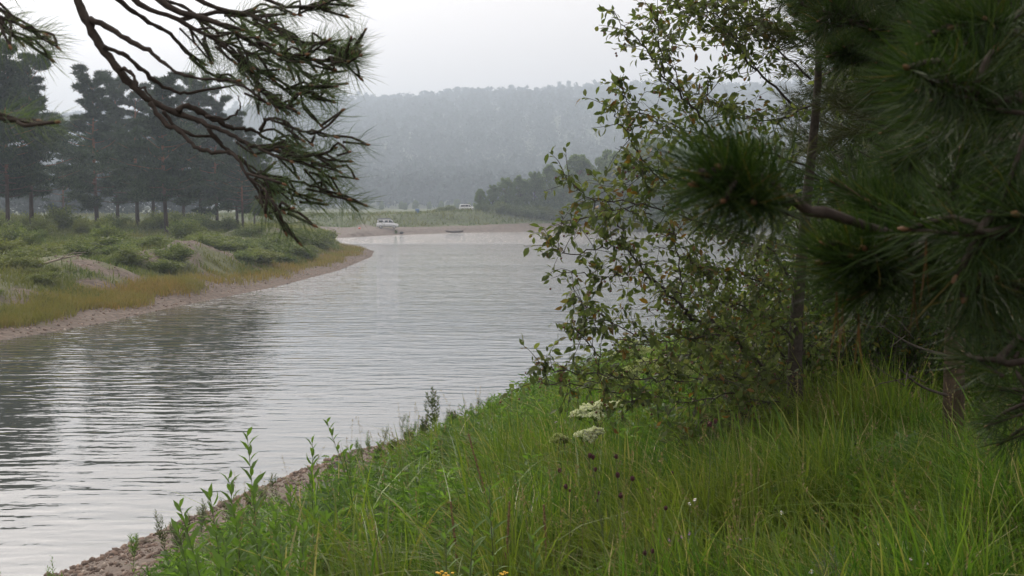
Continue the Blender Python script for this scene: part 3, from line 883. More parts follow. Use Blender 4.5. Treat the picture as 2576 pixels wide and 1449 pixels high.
# ------------------------------------------------------------------ woods and trees of the far side
LEAFY = [make_leafy(10, w, 'far_leafy%d' % k, M_DECID, 110, 150, .26, .5, low) for k, (w, low) in enumerate(((4.2, -.02), (3.6, .0), (4.8, -.03), (3.0, .02)))]
FARTREES = [(1208, 340, 474, 2, .8, 'small rounded tree at the left end of the far bank thicket'), (1240, 346, 462, 1, .9, 'low round tree beside the parked vans'),
            (1272, 348, 446, 2, .9, 'second round tree right of the parked vans'), (1310, 350, 440, 0, .85, 'mid-height round tree in the far bank thicket'),
            (1345, 352, 428, 1, .9, 'broad tree left of the tallest birch-like tree on the far bank'), (1390, 356, 412, 0, .9, 'round-topped tree near the middle of the far thicket'),
            (1455, 360, 388, 3, 1.25, 'tall light tree standing out above the far bank thicket'), (1420, 350, 450, 2, .9, 'low dense tree below the tall light tree'),
            (1500, 352, 430, 2, .9, 'dense tree right of the tall light tree'), (1540, 362, 372, 1, 1.0, 'tall dark tree behind the spray of apple leaves'),
            (1580, 356, 360, 0, .95, 'tall tree seen through the apple leaves'), (1640, 362, 350, 3, 1.3, 'tallest tree of the far bank seen through the apple leaves'),
            (1700, 366, 356, 0, 1.0, 'far bank tree behind the middle of the apple tree'), (1770, 372, 350, 1, 1.0, 'far bank tree right behind the apple tree'),
            (1850, 378, 345, 0, 1.0, 'far bank tree mostly hidden by pine needles'), (1930, 384, 350, 2, .9, 'last far bank tree on the right behind the pine branch')]
for px, d, top, k, wf, lab in FARTREES:
    p = P(px, 520, d); z = float(far_h(p[0], p[1])[0])
    h = CAM_H + (535 - top) / FPX * d - z
    plant_tree('far_bank_tree', LEAFY[k], lab, 'tree', (p[0], p[1], z - .1), h / 10 * wf * .85, h / 10, uni(0, 6.28), 'trees on the far bank')
for px, d, hgt in ((1105, 338, 1.6), (1128, 338, 1.9), (1142, 341, 1.5)):
    p = P(px, 525, d); z = float(far_h(p[0], p[1])[0])
    put_bush('far_bush', int(px), {1105: 'left', 1128: 'middle and tallest', 1142: 'right'}[px] + ' of three bushes on the far bank crest by the vans', 'bush', p[0], p[1], z, hgt * 1.3, hgt * 1.15, 'bushes by the parked vans')
for px, d, top in ((870, 660, 508), (905, 600, 506), (918, 640, 500), (960, 620, 505), (1010, 640, 506), (1020, 600, 509), (1046, 640, 503), (1080, 650, 506), (1110, 630, 505), (1150, 640, 500), (1180, 600, 508), (760, 560, 505), (800, 600, 500)):
    p = P(px, 525, d); z = float(far_h(p[0], p[1])[0])
    h = max(3.0, CAM_H + (535 - top) / FPX * d - z)
    plant_tree('field_tree', LEAFY[px % 4], 'small hazy tree on the plain before the wooded hill, ' + ('left of the camper' if px < 940 else 'above the camper' if px < 1030 else 'above the blue bin' if px < 1090 else 'above the parked vans'), 'tree', (p[0], p[1], z - .1), h / 10 * .8, h / 10, uni(0, 6.28), 'small trees on the plain')
for px, d, hgt in ((1222, 338, 2.2), (1258, 340, 3.2), (1290, 342, 3.0), (1330, 343, 3.6), (1368, 345, 3.8), (1405, 346, 3.4), (1440, 347, 4.2), (1478, 348, 3.8), (1520, 350, 4.6), (1560, 352, 4.2), (1610, 354, 4.6), (1670, 357, 4.8)):
    p = P(px, 525, d); z = float(far_h(p[0], p[1])[0])
    put_bush('thicket_bush', int(px), 'green bush filling the foot of the far bank thicket, ' + ('by the parked vans' if px < 1300 else 'in its middle' if px < 1450 else 'beside the apple leaves'), 'bush', p[0], p[1], z, hgt * 1.1, hgt, 'bushes in the far bank thicket')
# dark wood behind the grove
g = Geo(); cen, rad = [], []
for i in range(330):
    x = -uni(95, 330); y = 330 + uni(0, 60) - x * .05
    z = float(far_h(x, y)[0]); h = uni(8, 15)
    for j in range(3):
        cen.append((x + uni(-1, 1), y + uni(-1, 1), z + h * (.25 + .3 * j))); w = uni(1.8, 3.0) * (1 - .22 * j); rad.append((w, w, h * .22))
V, T = fuzzy(np.array(cen), np.array(rad), 46, .7, 1.5, .4, hollow=.5)
tag(link('dark_wood', g.add(V, T).mesh('dark_wood', M_FOREST)), 'dark misty wood behind the pine grove', 'wood', kind='stuff')
# scrub over the slope of the far bank
n = 60000
xx = uni(-130, 120, n); yy = uni(240, 385, n); zz, s2 = far_h(xx, yy); vg = far_veg(xx, yy, s2)
k = (vg > .55) & (s2 < 60) & (s2 > 5)
V, T = blades(xx[k], yy[k], zz[k] - .03, uni(.35, 1.15, k.sum()) * (.6 + .8 * vnoise(xx[k], yy[k], 3, 40)), uni(.08, .2, k.sum()), uni(.1, .8, k.sum()), 2)
tag(link('far_bank_herbs', Geo().add(V, T).mesh('far_bank_herbs', M_LEFT_HERB)), 'green herbs and low scrub covering the far bank slope', 'herbs', kind='stuff')
# forest on the hill: one mass; the trees of the skyline stand singly
def low_conifer(n, name, broad, H=1.0):
    c = np.array([(0, 0, H * f) for f in np.linspace(.25, .95, 5)])
    w = np.array([.2, .22, .19, .13, .06]) * broad
    V, T = fuzzy(c, np.c_[w, w, np.full(5, .12 * H)], n // 5, .1, .22, .4, up=.25, hollow=.2)
    return V, T


LC = [low_conifer(45, 'lc', b) for b in (.8, 1.1, 1.4, 1.7)]
g = Geo(); n = 12000
yy = uni(860, 2090, n * 2); xx = uni(-.46, .48, n * 2) * yy; zz, s2 = far_h(xx, yy)
order_f = rng.permutation(n * 2)[:n]
for k, (V, T) in enumerate(LC):
    ids = order_f[k::4]; h = uni(14, 24, len(ids))
    a = uni(0, 6.28, len(ids)); cz, sz_ = np.cos(a), np.sin(a); o = np.zeros(len(ids))
    M = np.stack([np.stack([cz, -sz_, o], -1), np.stack([sz_, cz, o], -1), np.stack([o, o, o + 1], -1)], 1) * h[:, None, None]
    g.stamp(V, T, M, np.c_[xx[ids], yy[ids], zz[ids]])
tag(link('hill_forest', g.mesh('hill_forest', M_FOREST)), 'hazy blue-grey forest covering the hill across the river', 'forest', kind='stuff')


def skyline_tree(k, kind):
    gt = Geo().tube(np.array([(0, 0, -.1), (.01, 0, .5), (0, .01, .95)]), [.014, .01, .004], 5)
    if kind == 'pine':
        c = [(rng.normal() * .07, rng.normal() * .07, f) for f in uni(.5, .97, 9)]; r = [(w, w, w * .7) for w in uni(.09, .16, 9)]
    elif kind == 'larch':
        f = np.linspace(.22, .97, 10); c = [(rng.normal() * .02, rng.normal() * .02, q) for q in f]; r = [(w, w, .07) for w in np.interp(f, [.2, .35, 1], [.08, .13, .025])]
    else:
        c = [(rng.normal() * .1, rng.normal() * .1, f) for f in uni(.35, .92, 12)]; r = [(w, w, w) for w in uni(.1, .19, 12)]
    V, T = fuzzy(np.array(c), np.array(r), 70, .05, .1, .33, hollow=.15)
    return gt.mesh('skyline_%s%d_trunk' % (kind, k), M_BARK_FAR), Geo().add(V, T).mesh('skyline_%s%d_crown' % (kind, k), M_FOREST)


SKY = [('pine', skyline_tree(0, 'pine')), ('larch', skyline_tree(0, 'larch')), ('birch', skyline_tree(0, 'birch')), ('pine', skyline_tree(1, 'pine')), ('larch', skyline_tree(1, 'larch')), ('birch', skyline_tree(1, 'birch')), ('pine', skyline_tree(2, 'pine'))]
SKYLAB = {'pine': 'flat-topped pine on the hill skyline', 'larch': 'pointed narrow conifer on the hill skyline', 'birch': 'rounded tree on the hill skyline'}
for i in range(190):
    px = 540 + i * 7.2 + uni(-5, 5); d = uni(2000, 2090)
    p = P(px, 260, d); z = float(far_h(p[0], p[1])[0])
    kd, ms = SKY[int(rng.integers(0, 7))]
    h = (15 + 10 * rng.random() ** 1.5 + 10 * vnoise(px, 0, 50, 77)) * (1.1 if kd == 'pine' else .95)
    plant_tree('skyline_' + kd, ms, SKYLAB[kd] + (', behind the hanging branch' if px < 860 else ', above the camper van' if px < 1080 else ', above the parked vans' if px < 1290 else ', left of the apple tree' if px < 1530 else ', behind the apple leaves') + (', a tall one' if h > 27 else ''), 'tree', (p[0], p[1], z - .3), 21 * uni(.9, 1.5), h, uni(0, 6.28), 'skyline trees of the far hill, ' + kd, ('trunk', 'crown'))

# ------------------------------------------------------------------ vehicles and gear on the far bank
def wheel(parent, x, y, z, r, w):
    a = np.linspace(0, 2 * np.pi, 20, endpoint=False)
    side = 1 if y > 0 else -1
    tyre = Geo().prism([(math.cos(q) * r, math.sin(q) * r) for q in a], -w / 2, w / 2).mesh('tyre', M_TYRE)
    o = link('wheel', tyre, parent, (x, y, z))
    link('rim', Geo().prism([(math.cos(q) * r * .6, math.sin(q) * r * .6) for q in a], -w / 2 - .012, w / 2 + .012).mesh('rim', M_RIM), o)


def pane(parent, name, prof, y, mat=None, t=.012):
    """A flat piece set into or onto the side at y (either side of the vehicle)."""
    s = 1 if y > 0 else -1
    return link(name, Geo().prism(prof, min(y - s * .02, y + s * t), max(y - s * .02, y + s * t)).mesh(name, mat or M_GLASS), parent)


def camper(loc, rz):
    t = thing('camper_van', 'white camper van with grey raised roof parked on the far gravel bench', 'camper van', loc, None, rz)
    body = [(-2.45, .42), (-2.5, .75), (-2.48, 1.3), (.55, 1.32), (1.35, 1.3), (1.55, 1.22), (2.28, 1.08), (2.42, .95), (2.45, .6), (2.4, .42)]
    link('body', Geo().prism(body, -.95, .95).mesh('camper_body', M_WHITE), t)
    cabin = [(-2.38, 1.32), (-2.3, 2.06), (.78, 2.1), (1.0, 1.98), (1.5, 1.33)]
    c = link('cabin', Geo().prism(cabin, -.9, .9).mesh('camper_cabin', M_WHITE), t)
    link('raised_roof', Geo().prism([(-2.42, 2.06), (-2.36, 2.2), (-1.9, 2.42), (.55, 2.36), (1.0, 2.02), (.78, 2.12)], -.93, .93).mesh('camper_roof', M_GREY), t)
    for y in (-.9, .9):
        pane(t, 'window', [(-1.95, 1.48), (-1.95, 1.9), (-1.05, 1.92), (-1.05, 1.48)], y)
        pane(t, 'window', [(-.55, 1.45), (-.55, 1.88), (.1, 1.9), (.1, 1.45)], y)
        pane(t, 'window', [(.28, 1.42), (.28, 1.9), (.72, 1.92), (1.2, 1.42)], y)
        pane(t, 'door_seam', [(-.78, .5), (-.78, 1.98), (-.74, 1.98), (-.74, .5)], y * 1.056, M_DARK, .006)
        pane(t, 'mirror', [(1.22, 1.36), (1.22, 1.6), (1.34, 1.6), (1.34, 1.36)], y * 1.1, M_DARK, .08)
        link('headlight', Geo().box((2.36, y * .85 - .12, .82), (2.47, y * .85 + .12, 1.0)).mesh('headlight', M_LAMP), t)
        for x in (-1.55, 1.5): wheel(t, x, y * .94, .34, .34, .24)
    link('windscreen', Geo().add([(1.04, -.8, 1.94), (1.04, .8, 1.94), (1.49, .84, 1.37), (1.49, -.84, 1.37)], Q=[(0, 1, 2, 3)]).shift((-.012, 0, -.01)).mesh('windscreen', M_GLASS), t)
    link('bumper', Geo().box((2.35, -.93, .36), (2.52, .93, .6)).mesh('bumper', M_DARK), t)
    link('bumper', Geo().box((-2.62, -.9, .36), (-2.44, .9, .58)).mesh('bumper_rear', M_WHITE), t)
    return t


def estate(label, loc, rz):
    t = thing('parked_van', label, 'van', loc, 'vans on the far bank crest', rz)
    link('body', Geo().prism([(-2.25, .4), (-2.32, .8), (-2.28, 1.08), (1.1, 1.1), (1.3, 1.06), (2.15, .92), (2.3, .78), (2.3, .4)], -.88, .88).mesh('van_body', M_WHITE), t)
    link('cabin', Geo().prism([(-2.25, 1.08), (-2.08, 1.72), (-1.9, 1.8), (.25, 1.82), (.55, 1.74), (1.25, 1.09)], -.82, .82).mesh('van_cabin', M_WHITE), t)
    for y in (-.82, .82):
        pane(t, 'window', [(-1.95, 1.16), (-1.85, 1.62), (-.75, 1.66), (-.75, 1.16)], y)
        pane(t, 'window', [(-.66, 1.16), (-.66, 1.66), (.2, 1.66), (.2, 1.16)], y)
        pane(t, 'window', [(.3, 1.16), (.3, 1.66), (.46, 1.64), (.98, 1.16)], y)
        for x in (-1.4, 1.45): wheel(t, x, y * 1.02, .33, .33, .22)
        link('headlight', Geo().box((2.2, y * .8 - .14, .7), (2.32, y * .8 + .14, .84)).mesh('headlight', M_LAMP), t)
    link('windscreen', Geo().add([(.58, -.72, 1.72), (.58, .72, 1.72), (1.25, .78, 1.12), (1.25, -.78, 1.12)], Q=[(0, 1, 2, 3)]).shift((-.012, 0, -.012)).mesh('windscreen', M_GLASS), t)
    link('roof_rail', Geo().tube(np.array([(-1.8, -.7, 1.82), (-1.7, -.7, 1.88), (.1, -.7, 1.89), (.25, -.7, 1.83)]), .02, 5).mesh('roof_rail', M_DARK), t)
    return t


def on_far(px, d, lift=0.0):
    p = P(px, 540, d); p[2] = float(far_h(p[0], p[1])[0]) + lift
    return p


camper(on_far(975, 284, .02), R(4))
v = on_far(1176, 346, .05); estate('white minivan parked on the far bank crest, the left one of two', v, R(6))
v = on_far(1204, 350, .05); estate('white minivan parked half behind the thicket on the far bank crest', v, R(172))
# rowing boat pulled up at the water's edge
bp = on_far(1143, 304.5, .02)
t = thing('rowing_boat', 'dark wooden rowing boat drawn up at the far waterline', 'boat', bp, None, R(6))
n = 13; us = np.linspace(-1, 1, n)
half = .62 * (1 - np.abs(us) ** 2.6) + .02; sheer = .42 + .2 * us ** 2; keel = .02 + .16 * np.abs(us) ** 4
ring = np.array([(-1, 1), (-.92, .55), (-.6, .12), (0, 0), (.6, .12), (.92, .55), (1, 1), (.9, 1), (.82, .58), (.5, .2), (0, .1), (-.5, .2), (-.82, .58), (-.9, 1)])
V = np.array([[(u * 2.2, r[0] * h, k + (s - k) * r[1]) for r in ring] for u, h, s, k in zip(us, half, sheer, keel)]).reshape(-1, 3)
m_ = len(ring); i = np.arange(n - 1)[:, None] * m_; j = np.arange(m_)[None]
Q = np.stack([i + j, i + (j + 1) % m_, i + m_ + (j + 1) % m_, i + m_ + j], -1).reshape(-1, 4)
link('hull', Geo().add(V, Q=Q).mesh('boat_hull', M_BOAT, True), t)
for x in (-1.1, 0, 1.0): link('thwart', Geo().box((x - .12, -.5, .3), (x + .12, .5, .335)).mesh('thwart', M_BOAT), t)
# blue bin on the crest
b = on_far(1050, 332, .4)
t = thing('blue_bin', 'small blue bin standing on the far bank crest', 'bin', b)
a = np.linspace(0, 2 * np.pi, 16, endpoint=False)
V = np.array([[(math.cos(q) * r, math.sin(q) * r, z) for q in a] for r, z in ((.5, 0), (.56, .4), (.58, .8), (.6, 1.0))]).reshape(-1, 3)
i = np.arange(3)[:, None] * 16; j = np.arange(16)[None]
link('tub', Geo().add(V, Q=np.stack([i + j, i + (j + 1) % 16, i + 16 + (j + 1) % 16, i + 16 + j], -1).reshape(-1, 4)).mesh('bin_tub', M_BLUE, True), t)
V = np.array([[(math.cos(q) * r, math.sin(q) * r, z) for q in a] for r, z in ((.64, 1.0), (.64, 1.08), (.4, 1.17), (.02, 1.2))]).reshape(-1, 3)
link('lid', Geo().add(V, Q=np.stack([i + j, i + (j + 1) % 16, i + 16 + (j + 1) % 16, i + 16 + j], -1).reshape(-1, 4)).mesh('bin_lid', M_BLUE, True), t)
# small gear on the bench
def bundle(name, label, cat, px, d, sx, sz, mat):
    p = on_far(px, d); V = ICO_V * np.array([sx, sx * .7, sz]) * uni(.85, 1.15, (12, 1)); V[:, 2] += sz * .7
    o = link(name, Geo().add(V, ICO_T).mesh(name, mat, True), None, p); tag(o, label, cat)


bundle('red_bundle', 'small bright red bundle lying on the far bench left of the camper', 'bundle', 904, 276, .34, .2, M_RED)
bundle('dark_rock', 'dark lump at the far waterline below the camper', 'rock', 1010, 281, .5, .38, M_DARK)
p = on_far(996, 280)
put_bush('bench_bush', 2, 'small green bush growing before the front wheel of the camper', 'bush', p[0], p[1], p[2], .5, .95, None)

# ------------------------------------------------------------------ needle tufts of the near pines
def tuft_geo(n, twig, nl, w, bare=0.0, ang=(70, 54, 26)):
    """Bottle-brush shoot along +Y: needles in pairs round a twig."""
    g = Geo()
    t = bare + (1 - bare) * rng.random(n) ** .8
    a = uni(0, 6.283, n)
    th = np.radians(np.interp(t, [0, .7, 1], ang) + rng.normal(size=n) * 11)
    rad = np.stack([np.cos(a), np.zeros(n), np.sin(a)], -1)
    d = rad * np.sin(th)[:, None] + np.array([0, 1, 0]) * np.cos(th)[:, None]
    base = np.stack([np.zeros(n), (t - 1) * twig, np.zeros(n)], -1) + rad * .003
    L = nl * uni(.75, 1.1, n)
    d2 = norm(d + np.array([0, .35, 0]) + rng.normal(size=(n, 3)) * .06)
    side = norm(np.cross(d, rng.normal(size=(n, 3)))) * w / 2
    mid = base + d * (L * .5)[:, None]; tip = mid + d2 * (L * .5)[:, None]
    V = np.stack([base - side, base + side, mid - side, mid + side, tip], 1)
    T = (np.array([(0, 1, 3), (0, 3, 2), (2, 3, 4)])[None] + (np.arange(n) * 5)[:, None, None]).reshape(-1, 3)
    g.add(V.reshape(-1, 3), T, mi=0)
    g.tube(np.array([(0, -twig, 0), (0, -twig * .5, 0), (0, 0, 0)]), [.0035, .003, .0022], 5, mi=1)
    g.tube(np.array([(0, -twig * .03, 0), (0, .006, 0), (0, .013, 0)]), [.0028, .004, .0008], 5, mi=2)
    return g


M_BUD = plain('pine_bud', (0.16, 0.08, 0.035), .7, .3, 60)
TN_G = [tuft_geo(165, .11, .105, .0014) for k in range(4)]
TL_G = [tuft_geo(34, .06, .075, .0011, 0, (62, 48, 22)) for k in range(4)]
TUFT_NEAR = [TN_G[k].mesh('near_tuft%d' % k, [M_NEEDLE_NEAR, M_TWIG, M_BUD]) for k in range(4)]
TUFT_LEFT = [TL_G[k].mesh('left_tuft%d' % k, [M_NEEDLE_LEFT, M_TWIG, M_BUD]) for k in range(4)]


def set_mat(o, d, p, sc):
    M = frames(np.array([d]), sc)[0]
    o.matrix_basis = Matrix([[*M[0], p[0]], [*M[1], p[1]], [*M[2], p[2]], [0, 0, 0, 1]])


def near_pine(name, label, base, trunk_top, trunk_r, branches, tufts, protos, tuft_scale=1.0, cap=300, twig_len=(.05, .14), r_end=.004):
    """A pine whose branches are given as picture polylines with distances. branches: (pts3d, r0, r1, t_start, n_twigs, spread)."""
    base = np.asarray(base, float)
    t = thing(name, label, 'pine tree', base)
    tp = smooth_line([base - [0, 0, .3], base + [0.02, .03, (trunk_top[2] - base[2]) * .5], trunk_top], 14)
    link('trunk', Geo().tube(tp, np.linspace(trunk_r, trunk_r * .45, 14), 12).shift(base).mesh(name + '_trunk', M_BARK_NEAR, True), t)
    gb = Geo(); tl = list(tufts)
    for pts, r0, r1, t0, nt_, spread in branches:
        n = max(8, len(pts) * 4)
        ln = smooth_line(pts, n)
        ln[1:-1] += rng.normal(size=(n - 2, 3)) * .0016
        gb.tube(ln, np.linspace(r0, r1, n) * (1 + .12 * rng.normal(size=n)), 7)
        tan = norm(np.gradient(ln, axis=0))
        if nt_:
            tl.append((ln[-1], tan[-1], 1.0))
        for j in range(nt_):
            f = t0 + (1 - t0) * (j + rng.random()) / nt_
            i = min(n - 1, int(f * (n - 1)))
            d = norm(tan[i] + norm(rng.normal(size=3)) * spread + np.array([0, 0, .12]))
            L = uni(*twig_len)
            q = ln[i] + d * L + np.array([0, 0, -.01])
            gb.tube(smooth_line([ln[i], ln[i] + d * L * .5 + rng.normal(size=3) * .01, q], 5), np.linspace(min(r1, .006) + .001, r_end * .8, 5), 5)
            tl.append((q, norm(d + tan[i] * .3), uni(.8, 1.1)))
    link('branches', gb.shift(base).mesh(name + '_branches', M_TWIG, True), t)
    tl = [tl[i] for i in rng.permutation(len(tl))] if protos is TUFT_LEFT else tl
    for q, d, s in tl[:cap]:
        o = link('needle_tuft', protos[int(rng.integers(0, len(protos)))], t)
        set_mat(o, np.asarray(d), np.asarray(q) - base, s * tuft_scale * (.78 if q[1] > 2.2 and protos is TUFT_NEAR else 1))
    more = tl[cap:]
    if more:
        gg = TL_G[0] if protos is TUFT_LEFT else TN_G[0]
        k = Geo().stamp(gg.V[0], gg.T[0], frames(np.array([m[1] for m in more]), np.array([m[2] for m in more]) * tuft_scale * (.78 if protos is TUFT_NEAR else 1)), np.array([m[0] for m in more]) - base)
        o = link('needles', k.mesh(name + '_needles', [M_NEEDLE_LEFT if protos is TUFT_LEFT else M_NEEDLE_NEAR]), t); o['kind'] = 'stuff'
    return t


def line(pts, d0, d1):
    if pts[0][0] < 900: pts = [(x - 30 * max(0, min(1, (x - 500) / 250)), y - 12 * max(0, min(1, (y - 250) / 150))) for x, y in pts]
    ds = np.linspace(d0, d1, len(pts))
    return np.array([P(x, y, d) for (x, y), d in zip(pts, ds)])


# overhanging pine at the upper left
D = 3.0
LB = [
    ([(120, -260), (165, -120), (196, 0), (215, 41), (234, 83), (256, 121), (294, 173), (332, 215), (377, 253), (445, 285), (490, 305), (528, 320), (584, 343), (633, 366), (678, 381), (716, 388)], 3.05, 2.9, .019, .006, .86, 9, .55),
    ([(226, 45), (283, 75), (339, 109), (381, 132), (415, 162), (452, 185), (509, 200), (565, 200), (611, 203)], 3.0, 2.9, .009, .004, .9, 2, .5),
    ([(260, 117), (302, 132), (347, 166), (384, 200), (422, 222), (460, 234), (505, 228), (558, 222), (611, 215), (660, 225)], 2.98, 3.15, .008, .0035, .97, 1, .4),
    ([(298, 170), (332, 185), (343, 211), (369, 230), (396, 260)], 2.97, 2.93, .007, .003, 1, 0, .4),
    ([(445, 283), (475, 268), (520, 294), (565, 313), (603, 332), (648, 332), (697, 358), (735, 381), (800, 400)], 2.95, 3.05, .010, .004, .7, 9, .6),
    ([(520, 296), (580, 302), (611, 286), (618, 264), (611, 241)], 2.95, 2.9, .005, .002, 1, 0, .4),
    ([(377, 260), (415, 313), (452, 339), (490, 377), (528, 394), (580, 394), (611, 411), (633, 449), (678, 482), (716, 524), (739, 543)], 2.95, 2.8, .008, .004, .68, 13, .6),
    ([(411, 283), (441, 324), (490, 351), (535, 352), (565, 373), (603, 400), (660, 440), (720, 490)], 2.95, 3.0, .006, .0035, .85, 6, .6),
    ([(528, 328), (558, 366), (588, 396), (622, 415), (660, 449), (697, 452), (760, 500), (830, 515)], 2.94, 3.0, .007, .0035, .6, 9, .6),
    ([(675, 335), (690, 309), (716, 303), (746, 309), (776, 335), (830, 345), (872, 352)], 2.92, 2.85, .006, .0035, .45, 9, .7),
    ([(716, 388), (770, 405), (830, 400), (870, 385)], 2.9, 2.85, .006, .0035, .1, 10, .7),
    ([(735, 381), (790, 420), (840, 445), (868, 460)], 3.0, 3.0, .005, .003, .1, 9, .7),
    ([(697, 452), (780, 470), (850, 490), (880, 500)], 3.0, 2.95, .005, .003, .2, 8, .7),
    ([(170, -120), (300, 0), (360, 45), (420, 80), (470, 130), (520, 180), (580, 200)], 3.05, 3.2, .009, .004, .55, 8, .5),
    ([(200, -160), (340, 0), (450, 50), (560, 110), (640, 180), (700, 250)], 3.05, 3.0, .010, .004, .4, 22, .6),
    ([(230, -190), (400, 0), (560, 60), (700, 130), (800, 150), (880, 155), (915, 135)], 3.05, 2.9, .011, .004, .35, 34, .6),
    ([(300, -150), (500, 0), (650, 40), (780, 100), (850, 115), (905, 128)], 3.1, 3.0, .010, .004, .35, 32, .6),
    ([(420, -150), (650, -20), (760, 18), (830, 6), (885, -2)], 3.1, 3.0, .008, .004, .4, 16, .6),
    ([(560, 110), (700, 190), (790, 230), (825, 235)], 3.0, 3.1, .006, .004, .1, 22, .7),
    ([(640, 180), (690, 225), (740, 262), (775, 262)], 3.0, 2.9, .005, .004, .2, 10, .6),
    ([(450, 50), (560, 30), (660, 60), (740, 120), (800, 190), (840, 205)], 3.1, 3.2, .007, .004, .2, 30, .7),
    ([(400, 0), (470, 20), (540, 90), (620, 120), (700, 160)], 3.15, 3.2, .006, .004, .3, 22, .7),
    ([(-120, -120), (-20, 10), (40, 45), (110, 85)], 2.6, 2.6, .009, .004, .35, 13, .8),
    ([(-90, -60), (0, 60), (40, 95), (75, 105)], 2.6, 2.65, .006, .004, .35, 8, .8),
    ([(-140, 230), (-60, 285), (10, 300), (60, 310)], 1.9, 1.9, .006, .004, .6, 4, .6),
]
base_l = np.array([-2.75, 3.2, 0.0]); base_l[2] = float(near_h(base_l[0], base_l[1])[0])
br = [(line(p, a, b), r0 * .78, r1 * .55, t0, max(0, int(n_ * .62)), sp) for p, a, b, r0, r1, t0, n_, sp in LB]
hub = np.array([-2.6, 3.25, 7.0])
for k, start in ((0, hub + [0, 0, .2]), (22, hub + [0, 0, -.6]), (23, hub + [0, 0, -.8]), (24, hub + [0, 0, -1.4])):
    p = br[k][0]; br[k] = (np.r_[[start], [(start * .45 + p[0] * .55) + [0, 0, .12]], p],) + br[k][1:]
near_pine('overhanging_pine', 'pine with a long branch hanging into the upper left of the view', base_l, np.array([-2.6, 3.3, 9.5]), .13, br, [], TUFT_LEFT, 1.0, 300, (.03, .1))

# near pine at the right: branches reach in from the picture edge
RB = [
    ([(2576, 722), (2500, 705), (2400, 685), (2310, 630), (2210, 580), (2090, 545), (1980, 500), (1900, 462), (1815, 422)], 1.8, 1.38, .0095, .005, .74, 6, .55),
    ([(2310, 630), (2360, 570), (2430, 500), (2500, 460), (2600, 430)], 1.62, 1.7, .007, .004, .35, 6, .75),
    ([(2400, 690), (2300, 668), (2180, 655), (2070, 662)], 1.68, 1.6, .006, .004, .3, 6, .7),
    ([(2400, 685), (2440, 690), (2500, 700)], 1.7, 1.55, .006, .004, .1, 4, .9),
    ([(2600, 245), (2450, 225), (2335, 207)], 1.65, 1.55, .007, .004, .1, 6, .7),
    ([(2640, 80), (2500, 60), (2400, 70)], 1.75, 1.7, .006, .004, .1, 6, .8),
    ([(2380, 720), (2330, 640), (2280, 560), (2220, 520)], 1.95, 1.9, .005, .004, .4, 5, .7),
    ([(2620, 560), (2540, 520), (2500, 560)], 1.5, 1.5, .005, .004, .2, 4, .8),
    ([(2640, 900), (2560, 850), (2500, 800)], 1.8, 1.9, .005, .004, .2, 4, .8),
    ([(2680, 1000), (2590, 985), (2520, 975)], 2.4, 2.5, .005, .004, .1, 5, .6),
    ([(2690, 1050), (2610, 1035), (2545, 1020)], 2.5, 2.6, .005, .004, .1, 4, .6),
    ([(2380, 330), (2300, 380), (2240, 430)], 2.3, 2.4, .005, .004, .1, 6, .8),
    ([(2620, 330), (2480, 350), (2400, 380)], 2.2, 2.3, .006, .004, .1, 7, .8),
    ([(2450, -60), (2300, 30), (2220, 75), (2140, 55), (2060, 30)], 3.2, 3.0, .012, .004, .25, 18, .7),
    ([(2500, -40), (2300, 130), (2230, 130), (2170, 125), (2120, 125)], 3.4, 3.3, .010, .004, .3, 16, .7),
    ([(2600, 20), (2450, 100), (2330, 170), (2200, 215)], 3.0, 3.1, .010, .004, .25, 16, .8),
    ([(2350, -80), (2180, -30), (2090, -10), (2020, 0)], 3.2, 3.2, .008, .004, .3, 12, .7),
    ([(2640, 640), (2480, 600), (2360, 640)], 2.6, 2.7, .007, .004, .2, 9, .8),
    ([(2640, 300), (2500, 260), (2380, 290), (2280, 300)], 2.8, 2.9, .008, .004, .2, 14, .8),
    ([(2640, 460), (2450, 420), (2320, 470), (2200, 480)], 3.0, 3.2, .008, .004, .2, 14, .8),
    ([(2640, 200), (2450, 160), (2330, 110)], 2.4, 2.4, .007, .004, .2, 9, .8),
]
base_r = np.array([1.75, 2.0, 0.0]); base_r[2] = float(near_h(base_r[0], base_r[1])[0])
br = [(line(p, a, b), r0, r1, t0, n_, sp) for p, a, b, r0, r1, t0, n_, sp in RB]
for k in range(len(br)):
    p = br[k][0]
    if RB[k][0][0][0] >= 2560 or RB[k][0][0][1] < 0:
        st = np.array([1.72, 2.03, min(8.5, max(4.2, p[0][2] + uni(.05, .3)))])
        br[k] = (np.r_[[st], p],) + (max(br[k][1], .008),) + br[k][2:]
fp = near_pine('foreground_pine', 'close blurred pine whose long-needled branches fill the right edge', base_r, np.array([1.7, 2.05, 9.0]), .12, br, [], TUFT_NEAR, 1.0, 300, (.03, .12))
# unseen upper crown on the same pine, added to shade the needles below
n = 420
op = np.c_[uni(.3, 3.4, n), uni(-1.2, 4.2, n), uni(6.4, 8.6, n)]
op[:, 2] = np.maximum(op[:, 2], 5 + op[:, 1] * .2 + .75)
od = norm(op - np.array([1.7, 2.0, 6.0]) + rng.normal(size=(n, 3)) * .4)
gg = Geo().stamp(TN_G[1].V[0], TN_G[1].T[0], frames(od, 1.5), op - base_r)
o = link('shade_needles', gg.mesh('shade_needles', [M_NEEDLE_NEAR]), fp); o['kind'] = 'stuff'
gl = Geo()
for i in range(0, n, 6):
    st = np.array([1.71, 2.04, min(8.8, op[i, 2] - .2)]); gl.tube(smooth_line([st, st * .5 + op[i] * .5 + [0, 0, -.08], op[i]], 6), np.linspace(.014, .004, 6), 5)
link('shade_boughs', gl.shift(base_r).mesh('shade_boughs', M_TWIG, True), fp)
